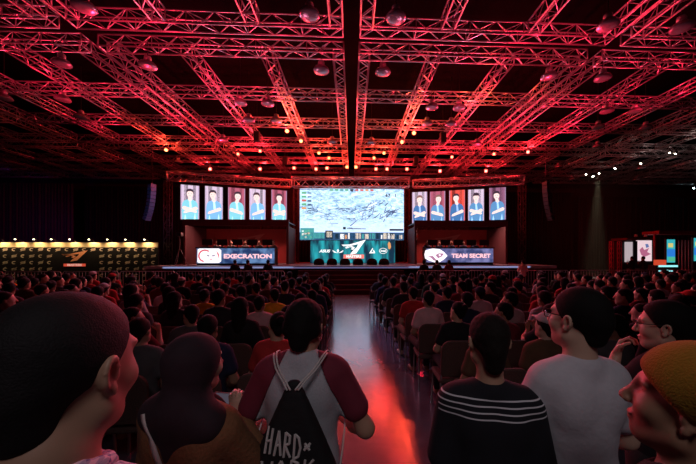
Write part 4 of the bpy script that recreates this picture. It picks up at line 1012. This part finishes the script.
# ---- man with raglan shirt and drawstring bag
dep = 1.42; H1 = HH(303, dep)
armsA = {-1: ((-.285, .0, 1.085), (-.175, .20, 1.02), (.7, .7, .0), (0, -.3, -1), .8), 1: ((.30, .0, 1.09), (.175, .21, 1.04), (-.7, .7, .0), (0, -.3, -1), .8)}
D = figure('stand', (-.10, -.12, .02), (-.02, -.03, 0), armsA, 2, 'stand', 1.07, nl=-.012)
base = shirt_prims(D, .60, .014, .84)
def cutx(sd, keep):   # raglan seam plane
    a = np.array((sd * .078, 0, 1.45)); b = np.array((sd * .190, 0, 1.20)); d = b - a; n = np.array((d[2], 0, -d[0])); n = n / np.linalg.norm(n)
    if n[0] * sd < 0: n = -n          # n points outwards
    return plane(n if keep == 'in' else -n, a, k=.003)
REG = pm('heather grey jersey', (.40, .40, .43), .9, 0, .18, 120, .2); MAR = pm('maroon raglan sleeve', (.15, .012, .03), .85, 0, .1, 60, .1)
root = put_person('man seen from behind in grey raglan shirt with maroon sleeves, carrying a black bag', D, dict(skin=SKINS[0], hair=HAIRS[0], trousers=TR[1]), place(302.5, dep, 303, H1), -.03, H1, .0065, None,
                  [('shirt', base + [cutx(1, 'in'), cutx(-1, 'in')], REG), ('sleeve', base + [cutx(1, 'out')], MAR), ('sleeve', base + [cutx(-1, 'out')], MAR)],
                  hair_p=([ell((0, -.02, 1.626), (.090, .112, .096)), cone((0, -.08, 1.57), (0, -.075, 1.52), .055, .045, k=.03), cone((-.06, -.05, 1.57), (.06, -.05, 1.57), .032, k=.03), plane((0, .85, -.52), (0, .015, 1.57), k=.012)], lambda p, d: d + .0022 * np.sin(p[:, 0] * 160) * np.sin(p[:, 1] * 140 + 1) * np.sin(p[:, 2] * 90)))
eyes(root, D)
s1 = H1 / (1.7 + D['nl']); rl = root.location
# bag: hangs on his back - a thing of its own
bag_t = thing('drawstring_bag', 'black drawstring bag with white brush lettering hanging on the raglan shirt back', 'bag', (rl.x - .0, rl.y - .0, 0), -.03); bag_t.scale = (s1,) * 3
sl_ = []
BY = -.185
for i in range(13):
    f_ = i / 12; z = 1.375 - f_ * .47; w = .030 + .155 * min(1, f_ * 1.30) ** 1.0; th = .022 + .034 * math.sin(min(1, f_ * 1.1) * PI * .62)
    sl_.append(cone((-w + th, BY - .01 * f_, z), (w - th, BY - .01 * f_, z), th, k=.02))
bagme = sdf_mesh('bag_body', [sl_], .008); obj('bag_body', bagme, [pm('black nylon', (.0025, .0025, .0035), .8, 0, .3, 30, .3)], bag_t)
CORD = pm('white cord', (.55, .50, .48), .7, 0, .2, 60)
for sd in (-1, 1):
    pts = [(sd * .010, BY - .028, 1.365), (sd * .038, BY + .002, 1.395), (sd * .075, -.140, 1.425), (sd * .100, -.085, 1.455), (sd * .115, -.02, 1.462), (sd * .122, .06, 1.435), (sd * .15, .125, 1.34), (sd * .19, .125, 1.22), (sd * .200, .07, 1.14), (sd * .198, -.06, 1.06), (sd * .178, BY + .04, .95), (sd * .160, BY, .92)]
    q = []
    for i in range(len(pts) - 1):
        p0, p1, p2, p3 = [Vector(pts[max(0, min(len(pts) - 1, i + o_))]) for o_ in (-1, 0, 1, 2)]
        for t_ in (0, .33, .66):
            q.append(.5 * ((2 * p1) + (-p0 + p2) * t_ + (2 * p0 - 5 * p1 + 4 * p2 - p3) * t_ ** 2 + (-p0 + 3 * p1 - 3 * p2 + p3) * t_ ** 3))
    obj('cord', MB().path(q, .0042, 8), CORD, bag_t, smooth=True)
    obj('cord', MB().path([v + Vector((sd * .012, -.002, .0)) for v in q[:12]], .0038, 8), CORD, bag_t, smooth=True)
from mathutils.bvhtree import BVHTree
bvh = BVHTree.FromPolygons([v.co.copy() for v in bagme.vertices], [tuple(p.vertices) for p in bagme.polygons])
def stroke(b, pts, r=.0052):
    out = []
    for i in range(len(pts) - 1):
        for k_ in range(5):
            t_ = k_ / 4; x = pts[i][0] * (1 - t_) + pts[i + 1][0] * t_; z = pts[i][1] * (1 - t_) + pts[i + 1][1] * t_
            h_ = bvh.ray_cast(Vector((x, -1, z)), Vector((0, 1, 0)))
            if h_[0] is not None: out.append((x, h_[0].y - .001, z))
    if len(out) > 1: b.path(out, r, 6)
GLY = {'H': [[(0, 0), (.25, 1)], [(.75, 0), (1, 1)], [(.1, .45), (.9, .55)]], 'A': [[(0, 0), (.55, 1), (.95, 0)], [(.2, .4), (.8, .45)]], 'R': [[(0, 0), (.15, 1), (.8, .85), (.75, .55), (.1, .5), (.95, 0)]], 'D': [[(.05, 0), (.1, 1), (.7, .85), (1, .45), (.75, .1), (.05, 0)]],
       'W': [[(0, 1), (.25, 0), (.5, .7), (.75, 0), (1, 1)]], 'O': [[(.5, 1), (0, .5), (.5, 0), (1, .5), (.5, 1)]], 'K': [[(0, 0), (.1, 1)], [(.9, 1), (.1, .5), (1, 0)]], 'x': [[(0, 0), (1, 1)], [(0, 1), (1, 0)], [(0, .5), (1, .5)]]}
b = MB()
def word(wd, x, z, w, h_, gap, dx=0, dz=0):
    for ch in wd:
        for st2 in GLY[ch]: stroke(b, [(x + (u_ + v_ * .12) * w, z + v_ * h_) for u_, v_ in st2])
        x += w + gap; z += dz
word('HARD', -.105, 1.128, .027, .092, .011, dz=-.007); word('x', .052, 1.140, .022, .026, 0); word('WORK', -.120, 1.018, .042, .080, .014, dz=.002)
obj('brush_lettering', b, pm('chalk white print', (.55, .53, .50), .8), bag_t)

# ---- big man at the left edge
dep = .53; H2_ = HH(299, dep) - .0
D = figure('stand', (-.16, -.10, -.04), (0, 0, .06), None, 2, 'stand', 1.1, nl=.045)
nzf = lambda p, d: d + .0007 * np.sin(p[:, 0] * 300) * np.sin(p[:, 1] * 260 + 1) * np.sin(p[:, 2] * 210)
chk = bpy.data.materials.new('blue white checked cotton'); chk.use_nodes = True; nt = chk.node_tree; b_ = nt.nodes['Principled BSDF']; b_.inputs['Roughness'].default_value = .9
tc = nd(nt, 'ShaderNodeTexCoord'); sp = nd(nt, 'ShaderNodeSeparateXYZ'); nt.links.new(tc.outputs['Object'], sp.inputs[0]); prev = None
for ax in (0, 2):
    m1 = nd(nt, 'ShaderNodeMath', operation='MULTIPLY'); m1.inputs[1].default_value = 90; m2 = nd(nt, 'ShaderNodeMath', operation='FRACT'); m3 = nd(nt, 'ShaderNodeMath', operation='LESS_THAN'); m3.inputs[1].default_value = .35
    nt.links.new(sp.outputs[ax], m1.inputs[0]); nt.links.new(m1.outputs[0], m2.inputs[0]); nt.links.new(m2.outputs[0], m3.inputs[0])
    if prev is None: prev = m3
    else:
        ad = nd(nt, 'ShaderNodeMath', operation='ADD'); nt.links.new(prev.outputs[0], ad.inputs[0]); nt.links.new(m3.outputs[0], ad.inputs[1])
        cr = nd(nt, 'ShaderNodeValToRGB'); cr.color_ramp.elements[0].color = (.55, .56, .62, 1); cr.color_ramp.elements[1].color = (.10, .14, .32, 1)
        hv = nd(nt, 'ShaderNodeMath', operation='MULTIPLY'); hv.inputs[1].default_value = .5; nt.links.new(ad.outputs[0], hv.inputs[0]); nt.links.new(hv.outputs[0], cr.inputs[0]); nt.links.new(cr.outputs[0], b_.inputs['Base Color'])
MATS['check'] = chk
GH = pm('greying black hair', (.008, .006, .007), .75, 0, .9, 320, .25, .3)
hp = ([ell((0, -.018, 1.620), (.0835, .106, .0945)), cone((0, -.075, 1.56), (0, -.062, 1.515), .052, .045, k=.03), cone((.066, -.01, 1.60), (.064, .004, 1.57), .016, .012, k=.01), cone((-.066, -.01, 1.60), (-.064, .004, 1.57), .016, .012, k=.01), plane((0, .86, -.50), (0, .012, 1.575), k=.014)], nzf)
fat = D['body'] + D['T']([cone((0, -.03, 1.42), (0, -.035, 1.50), .066, .062, k=.03)])
D['body'] = fat
sh = shirt_prims(D, .8, .016, .84, .070)
col_ = D['T']([cone((.070 * math.cos(a), -.014 + .074 * math.sin(a), 1.470 - .034 * math.sin(a)), (.070 * math.cos(a + .45), -.014 + .074 * math.sin(a + .45), 1.470 - .034 * math.sin(a + .45)), .014, k=.01) for a in [i * .45 for i in range(14)]])
root = put_person('large man at the edge, greying black hair, checked collar shirt, looking towards the stage', D, dict(skin=SKINS[0], hair=GH, trousers=TR[0]), place(40, dep, 300, H2_), .05, H2_, .0055, None, [('shirt', sh, chk), ('collar', col_, chk)], hair_p=hp)
eyes(root, D)

# ---- woman in a dark headscarf
dep = 1.17; H3 = HH(334, dep)
_pw = place(184, dep, 335, H3); _s3 = H3 / 1.72; _R = Matrix.Translation(_pw) @ Matrix.Rotation(-.12, 4, 'Z') @ Matrix.Scale(_s3, 4)
_tr = rot3(-.10, 0, .09); _wl = np.array(_R.inverted() @ P(241, 418, 1.40)); _wl = _tr.T @ (_wl - np.array((0, 0, .95))) + np.array((0, 0, .95)); print('WR', _wl)
armsW = {1: ((.25, .13, 1.12), tuple(_wl), (-.55, .1, 1), (-.3, .9, .1), .9), -1: ((-.24, .08, 1.11), (-.05, .30, 1.12), (.5, .4, .8), (.3, -.6, .2), .9)}
D = figure('stand', (-.30, .02, -.02), (-.10, 0, .09), armsW, 2, 'stand', 1.0, nl=.02)
scf = D['hd']([ell((0, -.022, 1.612), (.099, .114, .104)), cone((0, -.03, 1.53), (0, -.045, 1.42), .085, .102, k=.05), ell((0, .100, 1.555), (.066, .075, .085), k=.01, op='s')]) + D['T']([cone((-.11, -.05, 1.40), (.11, -.05, 1.40), .075, k=.06), ell((0, -.085, 1.30), (.105, .045, .19), k=.04), ell((0, .095, 1.34), (.11, .04, .10), k=.06)])
JK = pm('brown corduroy jacket', (.20, .085, .035), .9, 0, .25, 60, .4)
jk = shirt_prims(D, 1.5, .020, .80, .05)
root = put_person('woman in a dark headscarf and brown jacket, white strap across her back', D, dict(skin=SKINS[1], hair=HAIRS[0], trousers=TR[1]), place(184, dep, 335, H3), -.12, H3, .0065, None, [('jacket', jk, JK), ('headscarf', scf, pm('dark plum scarf cloth', (.022, .010, .016), .9, 0, .3, 20, .2))], hair_p=None)
eyes(root, D)
s3 = H3 / (1.7 + D['nl']); R3 = Matrix.Translation(root.location) @ Matrix.Rotation(-.12, 4, 'Z') @ Matrix.Scale(s3, 4)
tb = BVHTree.FromPolygons([v.co.copy() for c_ in root.children if c_.name.startswith(('jacket', 'headscarf')) for v in c_.data.vertices][:0] or [v.co.copy() for v in [c_ for c_ in root.children if c_.name.startswith('headscarf')][0].data.vertices], [tuple(p.vertices) for p in [c_ for c_ in root.children if c_.name.startswith('headscarf')][0].data.polygons])
tb2 = BVHTree.FromPolygons([v.co.copy() for v in [c_ for c_ in root.children if c_.name.startswith('jacket')][0].data.vertices], [tuple(p.vertices) for p in [c_ for c_ in root.children if c_.name.startswith('jacket')][0].data.polygons])
vs = []; N = 26
for i in range(N + 1):
    f_ = i / N; x = -.085 + f_ * .24; z = 1.44 - f_ * .53
    for e in (-.012, .012):
        ys = [t_.ray_cast(Vector((x + e * .9, -1, z + e * .35)), Vector((0, 1, 0)))[0] for t_ in (tb, tb2)]; ys = [q.y for q in ys if q is not None]
        vs.append((x + e * .9, (min(ys) if ys else -.14) - .006, z + e * .35))
b = MB(); n0 = len(vs); vs2 = [(x, y + .003, z) for x, y, z in vs]; b.add(vs + vs2, [(2 * i, 2 * i + 2, 2 * i + 3, 2 * i + 1) for i in range(N)] + [(n0 + 2 * i + 1, n0 + 2 * i + 3, n0 + 2 * i + 2, n0 + 2 * i) for i in range(N)] + [(2 * i, n0 + 2 * i, n0 + 2 * i + 2, 2 * i + 2) for i in range(N)] + [(2 * i + 1, 2 * i + 3, n0 + 2 * i + 3, n0 + 2 * i + 1) for i in range(N)])
obj('bag_strap', b, pm('off white strap', (.60, .55, .52), .7), root, smooth=True)
wp = P(227, 401, 1.43)
ph = thing('smartphone', 'smartphone in a pale case held up by the woman in the headscarf', 'phone', wp, .35); ph.rotation_euler = (-.35, .25, .3)
obj('phone_body', MB().box(-.062, 0, -.035, .062, .010, .035, bev=.003), pm('pale phone case', (.65, .58, .58), .4), ph); obj('phone_display', MB().box(-.056, -.0012, -.030, .056, -.0002, .030), em('dim phone display', (.25, .22, .3), .25), ph)

# ---- man with the striped shirt
dep = 1.27; H4 = HH(315.5, dep)
D = figure('stand', (.10, -.06, 0), (0, 0, 0), None, 2, 'stand', 1.06, nl=.045)
zs = bpy.data.materials.new('black cotton with white chest stripes'); zs.use_nodes = True; nt = zs.node_tree; b_ = nt.nodes['Principled BSDF']; b_.inputs['Roughness'].default_value = .9; L = nt.links
tc = nd(nt, 'ShaderNodeTexCoord'); sp = nd(nt, 'ShaderNodeSeparateXYZ'); L.new(tc.outputs['Object'], sp.inputs[0])
def mth(op, a, b=None):
    n = nd(nt, 'ShaderNodeMath', operation=op)
    for i, v in enumerate((a, b)):
        if v is None: continue
        if isinstance(v, (int, float)): n.inputs[i].default_value = v
        else: L.new(v, n.inputs[i])
    return n.outputs[0]
zz = sp.outputs[2]; fr = mth('LESS_THAN', mth('FRACT', mth('DIVIDE', mth('SUBTRACT', zz, 1.332), .0235)), .24)
rg = mth('MULTIPLY', mth('GREATER_THAN', zz, 1.332), mth('LESS_THAN', zz, 1.424)); rx = mth('LESS_THAN', mth('ABSOLUTE', sp.outputs[0]), .225)
fa = mth('MULTIPLY', mth('MULTIPLY', fr, rg), rx); mx = nd(nt, 'ShaderNodeMix', data_type='RGBA'); mx.inputs[6].default_value = (.005, .005, .010, 1); mx.inputs[7].default_value = (.62, .60, .64, 1); L.new(fa, mx.inputs[0]); L.new(mx.outputs[2], b_.inputs['Base Color'])
hp4 = ([ell((0, -.018, 1.622), (.084, .107, .095)), cone((0, -.078, 1.56), (0, -.068, 1.50), .050, .042, k=.03), plane((0, .84, -.54), (0, .010, 1.575), k=.012)], lambda p, d: d + .002 * np.sin(p[:, 0] * 190) * np.sin(p[:, 1] * 150 + 1) * np.sin(p[:, 2] * 120))
root = put_person('short haired man seen from behind in black shirt with thin white stripes across shoulders', D, dict(skin=SKINS[0], hair=HAIRS[1], trousers=TR[0]), place(489, dep, 316, H4), -.20, H4, .0065, None, [('shirt', shirt_prims(D, .85, .014, .84, .064), zs)], hair_p=hp4)
eyes(root, D)

# ---- man in white T-shirt with glasses
dep = 1.28; H5 = HH(291, dep)
armsT = {-1: ((-.25, .06, 1.09), (-.16, .26, .98), (.4, .9, 0), (0, 0, -1), .6), 1: ((.25, .02, 1.08), (.16, .22, .97), (-.4, .9, 0), (0, 0, -1), .6)}
D = figure('stand', (.36, .03, .0), (.04, .0, 0), armsT, 2, 'stand', .98, nl=.03)
D['body'] = D['body'] + D['T']([cone((0, -.015, 1.40), (0, -.012, 1.54), .054, .052, k=.02)])
hp5 = ([ell((0, -.020, 1.624), (.086, .108, .098)), cone((0, -.082, 1.58), (0, -.072, 1.525), .052, .042, k=.03), cone((.066, -.012, 1.60), (.064, .0, 1.575), .015, .011, k=.01), cone((-.066, -.012, 1.60), (-.064, .0, 1.575), .015, .011, k=.01), plane((0, .84, -.54), (0, .022, 1.58), k=.012)], nzf)
WT = pm('white cotton jersey', (.52, .50, .54), .9, 0, .06, 40, .25)
root = put_person('man with glasses in white T-shirt seen from behind, head turned to one side', D, dict(skin=SKINS[1], hair=HAIRS[0], trousers=TR[1]), place(577, dep, 292, H5), .02, H5, .0060, None, [('shirt', shirt_prims(D, .62, .015, .84, .064), WT)], hair_p=hp5)
eyes(root, D); glasses(root, D, GLM)
rib = D['T']([cone((.070 * math.cos(a), .0 + .070 * math.sin(a), 1.438 - .018 * math.sin(a)), (.070 * math.cos(a + .35), .0 + .070 * math.sin(a + .35), 1.438 - .018 * math.sin(a + .35)), .0055, k=.004) for a in [i * .35 for i in range(18)]])
obj('neck_rib', sdf_mesh('neck_rib', [rib], .004), [pm('grey neck rib', (.30, .30, .33), .9)], root)

# ---- person in the yellow beanie
dep = .70; H6 = HH(355, dep)
D = figure('stand', (.50, .12, 0), (.22, 0, 0), None, 2, 'stand', 1.0, nl=.02)
bn = D['hd']([ell((0, -.026, 1.634), (.102, .124, .108)), cone((-.055, -.06, 1.66), (.055, -.06, 1.66), .055, k=.04), cone((0, -.085, 1.59), (0, -.09, 1.62), .055, k=.04), plane((0, .625, -.78), (0, .0, 1.572), k=.012)])
YB_ = pm('mustard knitted wool', (.24, .135, .006), .95, 0, .2, 200, .4)
hp6 = ([ell((0, -.022, 1.600), (.083, .104, .085)), cone((0, -.07, 1.56), (0, -.075, 1.50), .060, .055, k=.03), plane((0, .93, -.36), (0, .0, 1.58), k=.012)], None)
root = put_person('person in a mustard yellow knitted beanie, face in profile at the frame edge', D, dict(skin=SKINS[2], hair=HAIRS[0], trousers=TR[1]), place(683, dep, 350, H6), .0, H6, .0055, None, [('shirt', shirt_prims(D, 1.5, .018, .84, .062), pm('black hoodie cloth', (.012, .011, .013), .9, 0, .1, 30, .3)), ('beanie', bn, YB_)], hair_p=hp6)
eyes(root, D)

# ---- man with glasses and hand on his chin
dep = 1.55; H7 = HH(304, dep)
armsG = {-1: ((-.15, .20, 1.16), (-.05, .20, 1.375), (.25, -.25, 1), (.2, -1, -.1), 1.1), 1: ((.16, .20, 1.10), (-.06, .24, 1.14), (-1, .1, .1), (0, -1, 0), .8)}
D = figure('stand', (.52, -.05, 0), (.30, 0, 0), armsG, 2, 'stand', 1.0)
root = put_person('man in dark clothes and glasses resting his hand on his chin', D, dict(skin=SKINS[1], hair=HAIRS[0], trousers=TR[1]), place(664, dep, 305, H7), .0, H7, .0055, None, [('shirt', shirt_prims(D, 1.0, .016, .84, .062), SM['black'])],
                  hair_p=([ell((0, -.022, 1.626), (.090, .112, .100)), cone((0, -.08, 1.57), (0, -.075, 1.50), .058, .05, k=.03), plane((0, .86, -.5), (0, .022, 1.58), k=.012)], nzf))
eyes(root, D); glasses(root, D, GLM)

# ---- small standing people at the stage front and on the wings
Dst = figure('stand', (0, 0, 0), (0, 0, 0), {s: ((s * .23, .06, 1.12), (s * .08, .22, 1.32), (-s * .2, .3, 1), (0, -1, 0), .9) for s in (-1, 1)}, 1, 'stand', 1.)
hpS = Dst['hd'](hair_prims('short')[0]); stmesh = sdf_mesh('person', [Dst['body'], hpS, shirt_prims(Dst, .9, .014, .86), trouser_prims(Dst)], .018)
for i, (px, dp, zf, cn, lb) in enumerate([(235, 14.62, 0, 'black', 'photographer standing before the left stage edge, outermost of three'), (248, 14.62, 0, 'charcoal', 'photographer standing before the left stage edge, middle of three'), (268, 14.6, 0, 'navy', 'photographer standing before the left stage edge, nearest the steps'),
                                      (424, 14.62, 0, 'black', 'photographer standing before the right stage edge, nearest the steps'), (437, 14.6, 0, 'charcoal', 'photographer standing before the right stage edge, second from the steps'), (449, 14.62, 0, 'maroon', 'photographer standing before the right stage edge, third from the steps'),
                                      (523, 14.6, 0, 'pink', 'person in pink shirt standing beyond the right end of the desks'), (632, 19.4, 0, 'black', 'person in black standing before the exhibition booth side panel'), (643, 19.3, 0, 'charcoal', 'person in charcoal standing before the pink poster')]):
    p = P(px, 254, dp)
    o = obj('person', stmesh, [SKINS[i % 3], HAIRS[i % 2], SM[cn], TR[i % 2]], None, (p.x, p.y, zf), rnd.uniform(-.5, .5)); o.scale = (.92,) * 3 if i < 7 else (1, 1, 1); tag(o, lb, 'person', 'people standing around the stage')
for side, (a, b_) in ((0, (dl0, dl1)), (1, (dr0, dr1))):
    for i in range(5):
        x = a + (i + .55) * (b_ - a) / 5.1
        o = obj('person', FAR[0], [SKINS[i % 3], HAIRS[i % 2], SM['dark blue' if side else 'grey'], TR[1]], None, (x, 18.25, DECK + .01), PI); tag(o, f'seated player behind the monitors of the {"left" if side == 0 else "right"} desk, {ORD[i]} from the left', 'person', 'players behind the desks')
        c = obj('player_chair', allM, [BLACK, BLACK], None, (x, 18.28, DECK + .003), PI); tag(c, f'black chair behind the {"left" if side == 0 else "right"} player desk, {ORD[i]} from the left', 'chair', 'player chairs behind the desks')

# ================================================================== LIGHT
def spot(name, loc, tgt, e, col, size=1.2, soft=.15, blend=.8):
    ld = bpy.data.lights.new(name, 'SPOT'); ld.energy = e; ld.color = col; ld.spot_size = size; ld.spot_blend = blend; ld.shadow_soft_size = soft
    lo = bpy.data.objects.new(name, ld); COL.objects.link(lo); lo.location = loc; lo.rotation_euler = lookrot(Vector(tgt) - Vector(loc)); return lo
RED = (1, .018, .06); PNK = (1, .25, .42)
for x, z in ((-8, 6.9), (-3.6, 7.0), (3.6, 7.0), (8, 6.9)):
    spot('rig_uplight', (x, 18.6, z), (x * .9, 11, 8.9), 1500, RED, 1.9)
spot('rig_uplight', (-9.5, 15, 4.5), (-9, 10, 9), 1500, RED, 2.1); spot('rig_uplight', (9.5, 15, 4.5), (9, 10, 9), 1500, RED, 2.1)
for x in (-4.2, 4.2): spot('added_truss_fill', (x, 15.9, 2.0), (x * 1.2, 7.5, 8.8), 550, PNK, 1.6)  # unseen pink fill added for pale screen light on the near trusses
# unseen red and amber lights added under the truss bays to redden them
for x, y, e, c in ((-4.4, 12.2, 60, RED), (4.4, 12.2, 60, RED), (-7., 9.0, 50, RED), (7., 9.0, 50, RED), (-12.5, 12.2, 90, RED), (12.8, 12.2, 90, RED), (-2.9, 15.2, 70, (1, .14, .03)), (2.9, 15.2, 70, (1, .14, .03)), (6, 13.2, 60, (1, .12, .03)), (-13, 17.5, 110, RED), (12, 17., 110, RED), (-6.5, 18.5, 90, RED), (6.5, 18.5, 90, RED), (-1.6, 9.4, 25, RED), (1.6, 9.4, 25, RED)):
    ld = bpy.data.lights.new('unseen_bay_light', 'SPOT'); ld.energy = e * 2.2; ld.color = c; ld.shadow_soft_size = .12; ld.spot_size = 2.95; ld.spot_blend = .5
    lo = bpy.data.objects.new('unseen_bay_light', ld); COL.objects.link(lo); lo.location = (x, y, 7.95); lo.rotation_euler = (PI, 0, 0)
for x in (-11, -5, 5, 11):
    spot('audience_wash', (x, 12.6, 8.4), (x * .85, 7, .8), 280, (1, .27, .40), 1.7)
for x in (20, 29): spot('side_house_light', (x, 17, 4.5), (x + 1, 18, 9), 160, (1, .72, .66), 2.2)
for x in (-7.5, 7.5): spot('added_screen_fill', (x, 16.6, 7.0), (x * .3, 3.5, 1.2), 520, (.62, .60, 1), 1.4, .6)  # added lavender fill, stands in for screen light on heads and shoulders
spot('added_aisle_fill', (-4.6, 11.5, 8.3), (.0, 8.6, 0), 1300, (.50, .54, 1), .62, .4)  # unseen spot added to lift the bluish screen glow on the aisle floor
spot('unseen_rear_fill', (.2, -1.7, 4.6), (.2, 1.7, 1.1), 122, (1, .90, .96), .95, .5, 1.)  # unseen fill added behind the camera for the backs of the nearest people
spot('warm_booth_spot', P(598, 175, 24.5), (18.9, 23.2, 0), 6500, (1, .82, .5), .30)
spot('purple_wall_wash', (-27, 20, 7), (-32, 30, 3), 110, (.35, .08, .8), 1.6)
spot('blue_corner_wash', (-22, 19, 2.5), (-24, 29.5, 2), 200, (.1, .1, 1), 1.4)
W = bpy.data.worlds.new('dark'); SC.world = W; W.use_nodes = True; W.node_tree.nodes['Background'].inputs[0].default_value = (.02, .008, .014, 1); W.node_tree.nodes['Background'].inputs[1].default_value = .25

hz = MB().box(16.4, 21.4, .02, 23.5, 27.5, 8.45); hm = bpy.data.materials.new('thin smoke'); hm.use_nodes = True; nt = hm.node_tree; nt.nodes.clear(); ou = nd(nt, 'ShaderNodeOutputMaterial'); vs0 = nd(nt, 'ShaderNodeVolumeScatter'); vs0.inputs['Density'].default_value = .006; nt.links.new(vs0.outputs[0], ou.inputs['Volume'])
o = obj('haze', hz, hm); tag(o, 'thin smoke catching the spotlight beam above the side booths', 'haze', kind='stuff')
# ================================================================== CAMERA
cd = bpy.data.cameras.new('camera'); co = bpy.data.objects.new('camera', cd); COL.objects.link(co); SC.camera = co
cd.sensor_width = 36; cd.lens = F / 696 * 36; co.location = (0, 0, CZ); co.rotation_euler = (PI / 2, 0, -TH)
cd.shift_x = -(PX - 348) / 696; cd.shift_y = (PY - 232) / 696; cd.clip_start = .02; cd.clip_end = 200
vs_ = SC.view_settings; vs_.view_transform = 'Standard'; vs_.look = 'None'; vs_.exposure = 0; vs_.gamma = 1; vs_.use_curve_mapping = False
SC.cycles.use_denoising = True; SC.cycles.max_bounces = 6; SC.cycles.sample_clamp_indirect = 4; SC.cycles.sample_clamp_direct = 0
print('COUNTS', npers, nch, len(SEATS), len(bpy.data.objects))
